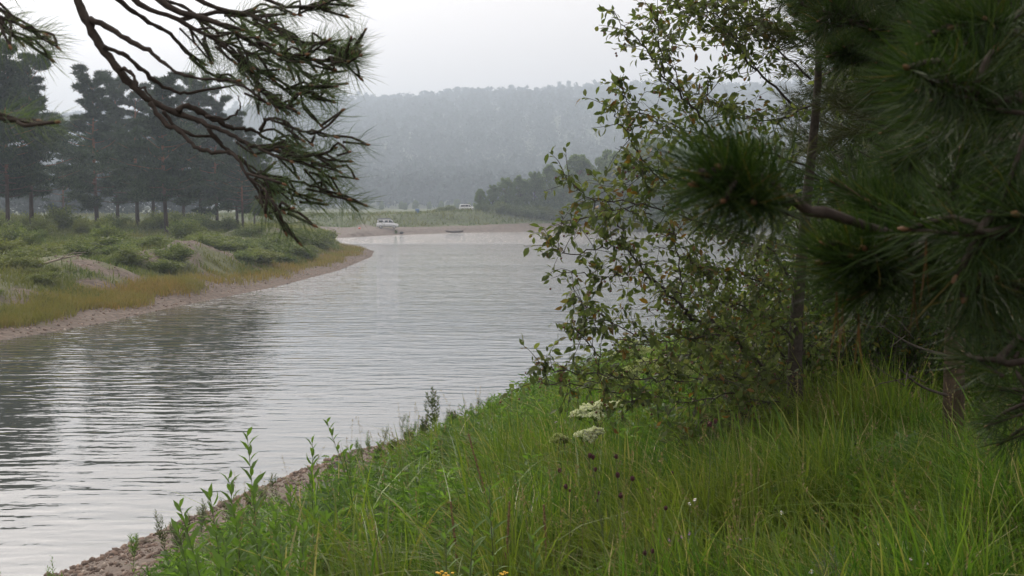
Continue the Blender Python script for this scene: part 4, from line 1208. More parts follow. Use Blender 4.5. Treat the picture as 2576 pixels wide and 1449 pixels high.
# withered needle pairs caught in the lower twigs
for px, py, d in ((2105, 735, 1.6), (2120, 770, 1.62), (2160, 790, 1.6), (2300, 700, 1.55), (2120, 745, 1.6), (2330, 600, 1.5)):
    a = P(px, py, d); g = Geo()
    for q in (-1, 1):
        V, T = blades(np.array([0.]), np.array([0.]), np.array([0.]), np.array([.085]), np.array([.0013]), np.array([.12 * q]), 3, az=np.array([uni(0, .5)]))
        V[:, 2] *= -1; g.add(V, T)
    o = link('withered_needles', g.mesh('withered_needles', M_NEEDLE_BROWN), fp); o.location = a - base_r

# ------------------------------------------------------------------ young pines of the wood edge on the right
def brush_template(n, L, nl, w):
    t = rng.random(n); a = uni(0, 6.283, n); th = np.radians(np.interp(t, [0, 1], [62, 25]))
    rad = np.stack([np.cos(a), np.zeros(n), np.sin(a)], -1)
    d = rad * np.sin(th)[:, None] + np.array([0, 1, 0]) * np.cos(th)[:, None]
    b = np.stack([np.zeros(n), t * L, np.zeros(n)], -1)
    side = norm(np.cross(d, rng.normal(size=(n, 3)))) * w
    V = np.stack([b - side, b + side, b + d * nl], 1).reshape(-1, 3)
    return V, np.arange(n * 3).reshape(-1, 3)


BR = [brush_template(46, .2, .1, .0026) for k in range(3)]


def young_pine(H, R0, name, low=.1, n_w=15, trunk=.06):
    gt = Geo().tube(np.array([(0, 0, -.3), (.02, 0, H * .3), (0, .03, H * .7), (.02, 0, H)]), [trunk, trunk * .85, trunk * .5, .01], 10)
    gl = Geo(); gd = Geo(); pos, dirs, sc = [], [], []
    for i in range(n_w):
        z = H * (low + (1 - low) * i / n_w)
        for j in range(5):
            a = uni(0, 6.283); L = R0 * (1 - .75 * i / n_w) * uni(.6, 1.1)
            e = np.array([math.cos(a), math.sin(a), .22 + .5 * i / n_w])
            ts = np.linspace(0, 1, 6)
            pts = np.array([0, 0, z + uni(-.1, .1)]) + e * L * ts[:, None] + np.c_[rng.normal(size=(6, 2)) * .03 * ts[:, None], -.18 * L * ts * (1 - ts) * 2]
            gl.tube(pts, np.linspace(.014, .004, 6), 5)
            for q in range(int(5 + 9 * L)):
                f = uni(.25, 1); c = np.array([np.interp(f, ts, pts[:, m]) for m in range(3)])
                d = norm(e + norm(rng.normal(size=3)) * .8 + [0, 0, .25])
                pos.append(c + d * .03); dirs.append(d); sc.append(uni(.8, 1.25))
                c2 = c + d * uni(.12, .25); pos.append(c2); dirs.append(norm(d + rng.normal(size=3) * .4)); sc.append(uni(.8, 1.2))
    pos, dirs, sc = np.array(pos), np.array(dirs), np.array(sc)
    gc = Geo(); pick = rng.integers(0, 3, len(pos))
    for k in range(3):
        s = pick == k; gc.stamp(BR[k][0], BR[k][1], frames(dirs[s], sc[s]), pos[s])
    return gt.mesh(name + '_trunk', M_BARK_NEAR, True), gl.mesh(name + '_limbs', M_TWIG, True), gc.mesh(name + '_crown', M_PINE_MID)


YP = [young_pine(5.2, 1.75, 'young_pine_a', .12), young_pine(6.5, 1.9, 'young_pine_b', .22, 16, .06), young_pine(4.0, 1.5, 'young_pine_c', .06, 12), young_pine(6.8, .95, 'young_pine_d', .3, 16, .06)]
for px, d, k, s, lab in ((2402, 6.8, 3, 1.0, 'young pine with reddish flaking trunk standing in the grass at the right'),
                         (2620, 6.0, 3, 1.05, 'young pine at the right picture edge beyond the grass'),
                         (2440, 11.5, 0, 1.15, 'dark young pine in the shade just behind the reddish trunk'),
                         (2480, 10.0, 2, 1.3, 'dense young pine filling the shade behind the reddish trunk'),
                         (2520, 14.5, 0, 1.35, 'young pine deep in the wood edge behind the others'),
                         (2310, 15.5, 0, 1.15, 'young pine deep in the wood edge, between the dark ones'),
                         (2560, 14.0, 1, 1.25, 'tall young pine deep at the right picture edge'),
                         (2360, 19.0, 1, 1.3, 'farthest young pine of the wood edge'),
                         (2680, 9.0, 0, 1.3, 'young pine just beyond the right picture edge, its boughs reaching in')):
    p = P(px, 900, d); z = float(near_h(p[0], p[1])[0])
    plant_tree('young_pine', YP[k], lab, 'pine tree', (p[0], p[1], z), s, s, uni(0, 6.28), 'young pines at the wood edge')
# bare dead boughs low on the reddish trunk
p = P(2402, 1050, 6.8); p[2] = float(near_h(p[0], p[1])[0])
yp = next(o for o in bpy.data.objects if o.get('label', '').startswith('young pine with reddish'))
rot = Matrix.Rotation(-yp.rotation_euler[2], 3, 'Z')
for dx, dz, h in ((-.5, .22, .72), (-.32, .25, .85), (-.45, .3, 1.2), (-.4, .2, .5), (.4, .2, .7), (-.35, .3, 1.5), (.4, .15, 1.1)):
    a, b_, c = (rot @ Vector(v) for v in ((0, -.02, h), (dx * .5, -.1 + uni(-.1, .1), h + dz * .35), (dx, -.2 + uni(-.15, .15), h + dz)))
    g = Geo().tube(smooth_line([a, b_, c], 9), np.linspace(.011, .003, 9), 5)
    for j in range(3):
        f = uni(.4, .9); q = np.array(a) * (1 - f) + np.array(c) * f
        g.tube(np.array([q, q + rng.normal(size=3) * .06 + np.array(c - a) * .15, q + rng.normal(size=3) * .1 + np.array(c - a) * .25]), [.004, .003, .0015], 4)
    link('dead_bough', g.mesh('dead_bough', M_DEAD), yp)

# ------------------------------------------------------------------ wild apple tree
LEAF_V = np.array([(0, 0, 0), (-.2, .3, .05), (0, .32, 0), (.2, .3, .05), (-.2, .62, .03), (0, .65, -.03), (.2, .62, .03), (0, 1.0, -.16)])
LEAF_T = np.array([(0, 2, 1), (0, 3, 2), (1, 2, 5), (1, 5, 4), (2, 3, 6), (2, 6, 5), (4, 5, 7), (5, 6, 7)])
ab = P(2005, 1085, 8.0); ab[2] = float(near_h(ab[0], ab[1])[0])
SPR = [  # polyline, distances, radius, twigs, front
    ([(1850, 400), (1770, 299), (1721, 243), (1676, 194), (1641, 149), (1606, 101), (1572, 73), (1540, 31)], 7.4, 7.0, .010, 40, 1),
    ([(1672, 194), (1662, 132), (1655, 70), (1652, 40)], 7.15, 7.0, .005, 15, 1),
    ([(1720, 243), (1690, 160), (1690, 100)], 7.2, 7.3, .005, 12, 1),
    ([(1700, 330), (1648, 306), (1600, 274), (1572, 243), (1553, 198)], 7.3, 7.0, .006, 22, 1),
    ([(1680, 470), (1606, 386), (1579, 337), (1551, 295), (1534, 267)], 7.3, 6.9, .006, 24, 1),
    ([(1760, 560), (1640, 520), (1560, 510), (1488, 497), (1443, 465), (1416, 438)], 7.4, 6.9, .007, 30, 1),
    ([(1990, 260), (1912, 184), (1877, 149), (1849, 97), (1814, 52), (1779, 24), (1735, 0)], 7.8, 7.4, .010, 40, 1),
    ([(1849, 97), (1776, 45), (1738, 38), (1703, 7)], 7.5, 7.3, .005, 12, 1),
    ([(2040, 200), (1947, 118), (1901, 80), (1877, 52), (1814, 7), (1780, -40)], 7.9, 7.6, .008, 30, 1),
    ([(1947, 118), (1900, 20), (1870, -50)], 7.8, 7.6, .006, 18, 0),
    ([(1874, 876), (1810, 820), (1762, 806), (1731, 799), (1715, 773), (1683, 741), (1643, 705), (1608, 666), (1588, 630), (1568, 590), (1548, 554), (1516, 519)], 7.8, 6.9, .017, 46, 1),
    ([(1719, 773), (1711, 701), (1699, 622), (1697, 586)], 7.5, 7.5, .007, 16, 1),
    ([(1604, 669), (1564, 693), (1516, 699), (1473, 693), (1409, 685)], 7.1, 6.8, .005, 20, 1),
    ([(1588, 630), (1516, 620), (1441, 638), (1405, 630), (1377, 614)], 7.1, 6.8, .005, 20, 1),
    ([(1640, 540), (1572, 527), (1469, 554), (1433, 578), (1413, 554)], 7.2, 6.8, .005, 20, 1),
    ([(1700, 840), (1635, 848), (1568, 829), (1516, 794), (1465, 762), (1453, 745)], 7.4, 6.9, .006, 26, 1),
    ([(1640, 870), (1552, 852), (1516, 836), (1485, 812), (1457, 795)], 7.3, 7.0, .005, 18, 1),
    ([(1620, 980), (1516, 959), (1508, 908), (1481, 868), (1453, 845), (1441, 820)], 7.2, 6.9, .006, 22, 1),
    ([(1720, 960), (1620, 955), (1532, 947), (1453, 938), (1393, 926), (1346, 911)], 7.3, 6.7, .006, 30, 1),
    ([(1560, 990), (1480, 975), (1413, 963), (1349, 967)], 7.1, 6.7, .005, 16, 1),
    ([(1960, 960), (1874, 880), (1850, 852), (1810, 846), (1751, 848), (1691, 858), (1627, 860)], 7.9, 7.2, .013, 34, 0),
    ([(2000, 965), (1929, 955), (1850, 947), (1770, 951), (1651, 939)], 7.9, 7.2, .010, 30, 0),
    ([(1990, 1010), (1900, 1015), (1800, 1040), (1740, 1080), (1700, 1120)], 7.8, 7.0, .008, 30, 0),
    ([(1960, 1020), (1850, 990), (1740, 1010), (1640, 1000), (1580, 1010)], 7.7, 7.0, .007, 32, 0),
    ([(1900, 1015), (1850, 1060), (1800, 1110)], 7.6, 7.2, .006, 16, 0),
    ([(2005, 760), (1950, 640), (1850, 600), (1760, 560), (1690, 500)], 8.0, 7.3, .012, 36, 0),
    ([(2010, 740), (1930, 720), (1850, 680), (1780, 690), (1730, 650)], 8.0, 7.5, .009, 34, 0),
    ([(2030, 560), (1900, 500), (1780, 470), (1650, 430), (1600, 420)], 8.0, 7.2, .010, 36, 1),
    ([(2040, 420), (1900, 380), (1850, 400), (1780, 340), (1700, 330)], 8.0, 7.4, .010, 34, 1),
    ([(2050, 260), (1960, 300), (1850, 290), (1780, 240)], 8.0, 7.5, .008, 26, 1),
    ([(2005, 860), (1930, 800), (1860, 770), (1790, 760)], 8.0, 7.7, .008, 30, 0),
    ([(2020, 640), (2080, 600), (2140, 540)], 8.0, 8.4, .007, 20, 0),
    ([(2005, 900), (2080, 850), (2150, 830)], 8.0, 8.4, .007, 24, 0),
    ([(2000, 940), (1950, 860), (1930, 790), (1900, 720)], 8.1, 8.3, .008, 30, 0),
    ([(2055, 200), (2120, 150), (2160, 90)], 8.0, 8.3, .006, 16, 0),
    ([(2000, 1000), (2060, 980), (2120, 990)], 8.0, 8.3, .006, 18, 0),
    ([(1990, 980), (1900, 920), (1820, 900), (1740, 890)], 8.3, 8.3, .008, 34, 0),
    ([(2000, 900), (1900, 870), (1800, 880), (1700, 900), (1620, 910)], 8.6, 8.6, .008, 36, 0),
    ([(1995, 1040), (1920, 1050), (1860, 1090)], 7.9, 7.5, .006, 18, 0),
]
at = thing('apple_tree', 'wild apple tree with small oval leaves leaning out over the water', 'tree', ab)
tr = np.r_[[ab - [0, 0, .25]], [P(2000, 1000, 8.0), P(2000, 900, 8.0), P(2008, 740, 8.0), P(2030, 500, 8.0), P(2055, 250, 7.95), P(2060, 60, 7.9), P(2050, -120, 7.9)]]
link('trunk', Geo().tube(smooth_line(tr, 26), np.linspace(.062, .011, 26), 10).shift(ab).mesh('apple_trunk', M_APPLE_BARK, True), at)
gb = Geo(); lp, ld, ls, lf, fr, SAMP = [], [], [], [], [], []
for pts, d0, d1, r0, ntw, front in SPR:
    ln = line(pts, d0, d1); n = len(pts) * 4
    c = smooth_line(ln, n); c[2:-1] += rng.normal(size=(n - 3, 3)) * .008
    gb.tube(c, np.linspace(r0 * .8, .0022, n), 6); SAMP.append(c)
    tan = norm(np.gradient(c, axis=0))
    ntw = int(ntw * (.9 if front else 1.5))
    for j in range(ntw):
        f = (.18 if front else .08) + (.82 if front else .92) * (j + rng.random()) / ntw
        i = min(n - 1, int(f * (n - 1)))
        e = norm(tan[i] * .55 + norm(rng.normal(size=3)) * .8 + [0, 0, .1])
        L = uni(.06, .32) * (1.15 - .5 * f)
        tw = smooth_line([c[i], c[i] + e * L * .5 + rng.normal(size=3) * .012, c[i] + e * L + [0, 0, -.15 * L]], 5)
        gb.tube(tw, np.linspace(.0022, .0011, 5), 4, cap=False)
        m = int(uni(5, 9))
        tt = np.linspace(.2, 1, m)
        q = np.stack([np.interp(tt, np.linspace(0, 1, 5), tw[:, k]) for k in range(3)], -1)
        dd = norm(e * .5 + norm(rng.normal(size=(m, 3))) + np.array([0, 0, -.3]))
        lp.append(q + dd * .008); ld.append(dd); ls.append(uni(.036, .064, m)); lf.append(np.full(m, front * (.35 + f)))
        if rng.random() < .4:
            fr.append(q[-1] + np.array([0, 0, -.03]) + rng.normal(size=3) * .012)
allc = np.concatenate(SAMP)
XB_Y = [0, 40, 130, 200, 270, 340, 440, 560, 620, 690, 760, 850, 920, 980]; XB_X = [1720, 1575, 1575, 1575, 1560, 1565, 1470, 1460, 1430, 1450, 1490, 1480, 1430, 1440]
for i in range(340):
    py = uni(-20, 985); px = uni(np.interp(py, XB_Y, XB_X), 2010)
    q0 = P(px, py, uni(7.0, 8.3)); j = np.argmin(((allc - q0) ** 2).sum(1)); st = allc[j]
    if np.linalg.norm(st - q0) > .75: continue
    e = norm(q0 - st)
    tw = smooth_line([st, st * .5 + q0 * .5 + rng.normal(size=3) * .03, q0], 7)
    gb.tube(tw, np.linspace(.003, .001, 7), 4, cap=False)
    m = int(uni(6, 12)); tt = uni(.3, 1, m)
    q = np.stack([np.interp(tt, np.linspace(0, 1, 7), tw[:, k]) for k in range(3)], -1)
    dd = norm(e * .5 + norm(rng.normal(size=(m, 3))) + np.array([0, 0, -.25]))
    lp.append(q + dd * .01 + rng.normal(size=(m, 3)) * .02); ld.append(dd); ls.append(uni(.036, .064, m)); lf.append(np.full(m, .6 if px < 1750 else .1))
link('branches', gb.shift(ab).mesh('apple_branches', M_APPLE_BARK, True), at)
lp, ld, ls, lf = np.concatenate(lp), np.concatenate(ld), np.concatenate(ls), np.concatenate(lf)
LM = frames_up(ld, ls, .9); LM[:, :, 0] *= uni(.85, 1.35, len(LM))[:, None]
score = lf * ls * np.linalg.norm(np.cross(ld, np.array([0, 1.0, 0])), axis=1) * uni(.7, 1.3, len(lf))
top = np.argsort(-score)[:300]
rest = np.ones(len(lf), bool); rest[top] = False
o = link('leaves', Geo().stamp(LEAF_V, LEAF_T, LM[rest], lp[rest] - ab).mesh('apple_leaves', M_APPLE), at); o['kind'] = 'stuff'


def leaf_mat_single():
    m = M_APPLE.copy(); m.name = 'apple_leaf_single'
    nt = m.node_tree
    g = next(n for n in nt.nodes if n.type == 'NEW_GEOMETRY'); oi = nt.nodes.new('ShaderNodeObjectInfo')
    for l in list(nt.links):
        if l.from_node == g and l.from_socket.name == 'Random Per Island':
            nt.links.new(oi.outputs['Random'], l.to_socket)
    return m


leaf_me = Geo().add(LEAF_V, LEAF_T).mesh('apple_leaf', leaf_mat_single())
for i in top:
    o = link('leaf', leaf_me, at); M = LM[i]; q = lp[i] - ab
    o.matrix_basis = Matrix([[*M[0], q[0]], [*M[1], q[1]], [*M[2], q[2]], [0, 0, 0, 1]])
fr = np.array(fr); o = link('fruit', Geo().stamp(ICO_V, ICO_T, np.eye(3)[None] * uni(.006, .009, len(fr))[:, None, None], fr - ab).mesh('apple_fruit', M_BERRY, True), at); o['kind'] = 'stuff'

# leafy undergrowth between apple tree and pines
def leaf_shrub(H, W, name, n):
    gs = Geo(); pts, dirs = [], []
    for i in range(26):
        a = uni(0, 6.283); r = W * math.sqrt(rng.random())
        tip = np.array([math.cos(a) * r, math.sin(a) * r, H * uni(.45, 1) * (1 - .3 * (r / W) ** 2)])
        ln = smooth_line([(uni(-.1, .1), uni(-.1, .1), -.1), tip * [.4, .4, .6], tip], 8)
        gs.tube(ln, np.linspace(.012, .003, 8), 4)
        for j in range(n // 26 // 6):
            f = uni(.25, 1); c = np.array([np.interp(f, np.linspace(0, 1, 8), ln[:, k]) for k in range(3)]); e = norm(rng.normal(size=3))
            q = c + e * np.linspace(.02, uni(.08, .3), 6)[:, None]
            pts.append(q); dirs.append(norm(e + rng.normal(size=(6, 3)) * .8))
    p, d = np.concatenate(pts), np.concatenate(dirs)
    return gs.mesh(name + '_stems', M_APPLE_BARK), Geo().stamp(LEAF_V, LEAF_T, frames_up(d, uni(.035, .07, len(d)), .8), p).mesh(name + '_leaves', M_BUSH_NEAR)


LS = [leaf_shrub(2.2, 1.1, 'leaf_shrub_a', 3000), leaf_shrub(3.0, 1.2, 'leaf_shrub_b', 3600)]
for px, d, k, s, lab in ((2170, 9.0, 1, .72, 'dark leafy shrub with two thin stems right of the apple trunk'), (2170, 10.5, 1, .8, 'dense leafy shrub behind the apple trunk'),
                         (2250, 9.6, 0, 1.0, 'low leafy shrub between apple tree and reddish pine trunk'), (1960, 10.2, 0, 1.0, 'leafy shrub behind the low apple boughs'),
                         (2360, 12.0, 1, 1.2, 'tall leafy shrub in the shade left of the reddish pine trunk'), (2500, 12.5, 1, 1.1, 'leafy shrub in deep shade right of the reddish pine trunk'),
                         (1850, 11.0, 0, .8, 'low leafy shrub on the bank edge behind the apple boughs'),
                         (1900, 9.0, 0, .62, 'knee-high dark shrub left of the apple trunk'), (2065, 8.8, 0, .66, 'knee-high dark shrub just right of the apple trunk'), (2130, 9.6, 0, .8, 'dark shrub second right of the apple trunk'),
                         (2230, 8.6, 0, .62, 'low dark shrub midway between apple trunk and reddish trunk'), (2310, 9.4, 0, .8, 'dark shrub left beside the reddish pine trunk'), (2460, 8.8, 0, .75, 'dark shrub right beside the reddish pine trunk'),
                         (2560, 9.2, 0, .85, 'dark shrub at the right picture edge behind the grass'), (1780, 9.6, 0, .5, 'lowest dark shrub under the apple boughs'), (2330, 13.5, 1, 1.3, 'tallest leafy shrub of the wood edge'), (2420, 16.0, 1, 1.4, 'leafy shrub deep in the wood edge')):
    p = P(px, 950, d); z = float(near_h(p[0], p[1])[0])
    plant_tree('leafy_shrub', LS[k], lab, 'shrub', (p[0], p[1], z), s, s, uni(0, 6.28), 'leafy shrubs at the wood edge', ('stems', 'foliage'))

# ------------------------------------------------------------------ stones of the near beach
def shore_sample(n, y0, y1, s0, s1):
    ys = uni(y0, y1, n); ss = uni(s0, s1, n)
    xs = np.interp(ys, [p[1] for p in NEAR_SHORE], [p[0] for p in NEAR_SHORE]) + ss * 1.08
    return xs, ys


xs, ys = shore_sample(24000, 8, 40, -.4, 7.0)
zs, s2 = near_h(xs, ys); vg = near_veg(xs, ys, s2)
k = (vg < .75); xs, ys, zs, s2 = xs[k], ys[k], zs[k], s2[k]
sz = (.008 + .05 * rng.random(len(xs)) ** 3.2) * (1 + .6 * (np.abs(s2 - .35) < .35))
vis = sz / ys * ((xs / ys) > -.43)
big = np.argsort(-vis)[:300]; rest = np.ones(len(xs), bool); rest[big] = False
sc3 = sz[:, None] * uni(.65, 1.2, (len(sz), 3)) * np.array([1, 1, .75])
RM = rand_rot(len(sz), sc3); PS = np.c_[xs, ys, zs + sz * .15]
o = link('pebbles', Geo().stamp(ICO_V, ICO_T, RM[rest], PS[rest]).mesh('near_pebbles', M_STONE), near_bank); o['kind'] = 'stuff'
STV = []
for k in range(5):
    V = ICO_V * uni(.75, 1.15, (12, 1)); STV.append(Geo().add(V, ICO_T).mesh('stone%d' % k, M_STONE))
for i in big:
    o = link('stone', STV[int(rng.integers(0, 5))], near_bank); M = RM[i]
    o.matrix_basis = Matrix([[*M[0], PS[i, 0]], [*M[1], PS[i, 1]], [*M[2], PS[i, 2]], [0, 0, 0, 1]])

# ------------------------------------------------------------------ meadow grass and herbs on the near bank
def meadow(n, y0, y1, r0, r1):
    ys = uni(y0, y1, n); xs = uni(r0, r1, n) * ys
    zs, s = near_h(xs, ys); return xs, ys, zs, s


g = Geo()
for n, y0, y1, r0, r1, h0, h1, w0, w1, b1, sg in ((52000, 3.4, 9.5, -.02, .55, .25, .66, .0028, .0055, 1.15, 4), (45000, 9.5, 20, -.1, .5, .25, .6, .004, .008, 1.1, 3), (60000, 3.6, 12, -.48, .2, .12, .42, .0012, .0028, 1.7, 4), (50000, 12, 36, -.35, .2, .14, .42, .004, .008, 1.3, 3), (5000, 3.6, 12, -.2, .5, .35, .75, .005, .008, 1.6, 5)):
    xs, ys, zs, s = meadow(n, y0, y1, r0, r1)
    vg = near_veg(xs, ys, s); cl = vnoise(xs, ys, .8, 50) * .6 + vnoise(xs, ys, .3, 51) * .4
    k = (vg > .5 + .3 * rng.random(n)) & (cl > .3 + .22 * rng.random(n))
    hh = uni(h0, h1, k.sum()) * (.35 + 1.2 * cl[k]) * (.3 + .7 * sstep(.5, 1.7, vg[k]))
    V, T = blades(xs[k], ys[k], zs[k] - .02, hh, uni(w0, w1, k.sum()), uni(.1, b1, k.sum()) ** 1.3, sg, az=uni(0, 6.283, k.sum()) * .75 + 1.2)
    g.add(V, T)
tag(link('meadow_grass', g.mesh('meadow_grass', M_GRASS)), 'long green meadow grass covering the near bank', 'grass', kind='stuff')
# feathery herbs of the slope
def herb_template(n, L):
    t = np.sort(rng.random(n)) ** .8; a = np.arange(n) * 2.4
    b = np.stack([.03 * np.sin(t * 3), .03 * t, t * .4], -1)
    d = np.stack([np.cos(a), np.sin(a), uni(.3, 1.1, n)], -1)
    return diamonds(b, d, uni(.6, 1.2, n) * L * (1.25 - t * .7), .13, .25)


HT = [herb_template(26, .1) for k in range(3)] + [herb_template(18, .13)]
xs, ys, zs, s = meadow(15000, 4.0, 34, -.45, .42)
vg = near_veg(xs, ys, s); cl = vnoise(xs, ys, 1.1, 60)
k = (vg > .6) & (cl > .3 + .25 * rng.random(len(xs)))
xs, ys, zs, cl = xs[k], ys[k], zs[k], cl[k]
vgs = .3 + .7 * sstep(.5, 1.7, vg[k])
g = Geo(); pick = rng.integers(0, 4, len(xs))
for q in range(4):
    m = pick == q; c = m.sum(); sc = uni(.6, 1.35, c) * (.5 + .8 * cl[m]) * vgs[m] * np.interp(ys[m], [4, 12, 34], [.8, 1.0, 1.15])
    a = uni(0, 6.28, c); lean = rng.normal(size=(c, 2)) * .25
    x_ = np.stack([np.cos(a), np.sin(a), np.zeros(c)], -1); z_ = norm(np.stack([lean[:, 0], lean[:, 1], np.ones(c)], -1)); y_ = np.cross(z_, x_)
    g.stamp(HT[q][0], HT[q][1], np.stack([x_, y_, z_], -1) * sc[:, None, None], np.c_[xs[m], ys[m], zs[m] - .02])
tag(link('slope_herbs', g.mesh('slope_herbs', M_HERB)), 'feathery light green herbs on the slope down to the river', 'herbs', kind='stuff')

# broad-leaved weeds and grass panicles scattered through the meadow
xs, ys, zs, s = meadow(520, 4.2, 14, -.3, .5); vg = near_veg(xs, ys, s); k = (vg > .8) & (vnoise(xs, ys, 1.4, 71) > .42)
p, dv, sz = [], [], []
for x, y, z in zip(xs[k], ys[k], zs[k]):
    h = uni(.12, .38)
    for j in range(int(uni(5, 11))):
        a = uni(0, 6.28); f = uni(.2, 1)
        p.append((x + math.cos(a) * .02, y + math.sin(a) * .02, z + h * f)); dv.append((math.cos(a), math.sin(a), uni(.1, .9))); sz.append(uni(.06, .14))
M_BROAD = foliage('broadleaf_weeds', [(0, (0.035, 0.075, 0.016)), (.6, (0.065, 0.12, 0.028)), (1, (0.11, 0.16, 0.04))], .4, .5)
tag(link('broadleaf_weeds', Geo().stamp(LEAF_V * np.array([1.15, 1, 1]), LEAF_T, frames_up(np.array(dv), np.array(sz), .35), np.array(p)).mesh('broadleaf_weeds', M_BROAD)), 'broad-leaved green weeds scattered in the meadow grass', 'weeds', kind='stuff')
xs, ys, zs, s = meadow(420, 4.0, 13, -.25, .5); vg = near_veg(xs, ys, s); k = vg > .8
M_PANICLE = foliage('grass_panicles', [(0, (0.16, 0.13, 0.06)), (.6, (0.26, 0.21, 0.11)), (1, (0.2, 0.14, 0.1))], .35, .7)
g = Geo()
for x, y, z in zip(xs[k], ys[k], zs[k]):
    h = uni(.45, .8); a = uni(0, 6.28); b = uni(.05, .25)
    ln = smooth_line([(x, y, z), (x + math.cos(a) * b * .3, y + math.sin(a) * b * .3, z + h * .6), (x + math.cos(a) * b, y + math.sin(a) * b, z + h)], 7)
    g.tube(ln, np.linspace(.0013, .0006, 7), 3, cap=False)
    m = 22; f = uni(.72, 1, m); c = np.stack([np.interp(f, np.linspace(0, 1, 7), ln[:, q]) for q in range(3)], -1) + rng.normal(size=(m, 3)) * (.016 * (1.05 - f))[:, None] * 2
    V, T = diamonds(c, rng.normal(size=(m, 3)) * .5 + [0, 0, .8], uni(.008, .016, m), .22); g.add(V, T)
tag(link('grass_panicles', g.mesh('grass_panicles', M_PANICLE)), 'straw-coloured seed heads of the meadow grass', 'grass', kind='stuff')

# ------------------------------------------------------------------ single plants of the near bank
def gz(px, d):
    p = P(px, 1000, d); p[2] = float(near_h(p[0], p[1])[0]); return p


WL_V = LEAF_V * np.array([.62, 1, 1.0])


def stalk_plant(name, label, cat, px, top_py, d, mats, n_leaf, leaf_len, shape=WL_V, lean=(0, 0), group=None, stem_r=.004, t0=.15, up=.9, spike=None, branches=0, leaf_name='leaf', single=True):
    """A single upright plant: stem, each leaf its own part, an optional seed spike."""
    b = gz(px, d); h = P(px, top_py, d)[2] - b[2]
    h = max(h, .25)
    t = thing(name, label, cat, b, group)
    tip = np.array([lean[0], lean[1], h])
    ln = smooth_line([(0, 0, -.03), (tip[0] * .25 + uni(-.02, .02), tip[1] * .3, h * .5), tip], 12)
    g = Geo().tube(ln, np.linspace(stem_r, stem_r * .35, 12), 6)
    ends = [ln]
    for j in range(branches):
        f = uni(.3, .8); c = np.array([np.interp(f, np.linspace(0, 1, 12), ln[:, k]) for k in range(3)]); a = uni(0, 6.28)
        L = h * uni(.2, .38); e = smooth_line([c, c + [math.cos(a) * L * .3, math.sin(a) * L * .3, L * .5], c + [math.cos(a) * L * .38, math.sin(a) * L * .38, L]], 12)
        g.tube(e, np.linspace(stem_r * .5, stem_r * .25, 12), 5); ends.append(e)
    link('stem', g.mesh(name + '_stem', mats[0], True), t)
    sp_list = []
    for e in ends:
        m = n_leaf if e is ln else max(4, int(n_leaf * .45))
        for j in range(m):
            f = t0 + (1 - t0) * (j + .5) / m
            c = np.array([np.interp(f, np.linspace(0, 1, 12), e[:, k]) for k in range(3)])
            a = j * 2.4 + uni(-.4, .4); dv = np.array([math.cos(a), math.sin(a), up + f * .7 + uni(-.25, .25)])
            sp_list.append((c, dv, leaf_len * (1.15 - .55 * f) * uni(.8, 1.15)))
    lm = LEAF_MESH.get((mats[1].name, id(shape)))
    if lm is None:
        lm = LEAF_MESH[(mats[1].name, id(shape))] = Geo().add(shape, LEAF_T).mesh(leaf_name, mats[1])
    if single:
        for c, dv, L in sp_list:
            o = link(leaf_name, lm, t); M = frames_up(np.array([dv]), L, .3)[0]
            o.matrix_basis = Matrix([[*M[0], c[0]], [*M[1], c[1]], [*M[2], c[2]], [0, 0, 0, 1]])
    else:
        c = np.array([q[0] for q in sp_list]); dv = np.array([q[1] for q in sp_list]); L = np.array([q[2] for q in sp_list])
        o = link('leaves', Geo().stamp(shape, LEAF_T, frames_up(dv, L, .5), c).mesh(name + '_leaves', mats[1]), t); o['kind'] = 'stuff'
    if spike:
        f0, r, mat = spike
        i0 = int(f0 * 11); sp = ln[i0:]
        sp = smooth_line(sp, 40); n = 420
        f = rng.random(n); c = np.stack([np.interp(f, np.linspace(0, 1, 40), sp[:, k]) for k in range(3)], -1)
        c += norm(rng.normal(size=(n, 3))) * (r * (1 - .6 * f))[:, None] * rng.random(n)[:, None]
        link('seed_spike', Geo().stamp(ICO_V, ICO_T, np.eye(3)[None] * uni(.002, .004, n)[:, None, None], c).mesh(name + '_spike', mat), t)
    return t


LEAF_MESH = {}
WILLOWS = [(650, 1092, 6.2, (-.06, 0), 'tall willow shoot rising highest from the near bank'), (598, 1200, 5.8, (-.05, 0), 'willow shoot left of the tallest one'),
           (548, 1248, 5.4, (-.04, 0), 'willow shoot with a curled tip near the gravel'), (520, 1272, 5.1, (-.12, 0), 'leftmost willow shoot leaning over the gravel'),
           (690, 1280, 5.6, (0, 0), 'leafy willow shoot right of the tallest one'), (745, 1330, 5.2, (.03, 0), 'short willow shoot in the dense green clump'),
           (640, 1340, 5.0, (.02, 0), 'short broad willow shoot below the tallest one'), (785, 1112, 7.6, (.0, 0), 'yellowish slim willow shoot against the water'),
           (885, 1060, 8.6, (-.18, 0), 'thin willow shoot bent to the left with a tufted tip'), (880, 1130, 8.2, (0, 0), 'willow shoot with drooping leaves beside the bent one'),
           (470, 1330, 5.6, (-.05, 0), 'short willow shoot at the left end of the clump'), (625, 1240, 6.4, (.03, 0), 'willow shoot just left behind the tallest one'),
           (720, 1235, 6.8, (.02, 0), 'slim willow shoot behind the dense green clump'), (770, 1290, 6.0, (.04, 0), 'broad-leaved willow shoot right in the dense clump'),
           (815, 1300, 6.3, (.0, 0), 'willow shoot at the right end of the clump'), (840, 1220, 7.4, (.03, 0), 'slender willow shoot below the yellowish one'), (585, 1300, 6.0, (.02, 0), 'bushy willow shoot in the middle of the clump'),
           (570, 1350, 4.7, (-.02, 0), 'small willow shoot low at the gravel edge'), (700, 1370, 4.8, (.0, 0), 'small willow shoot at the bottom edge')]
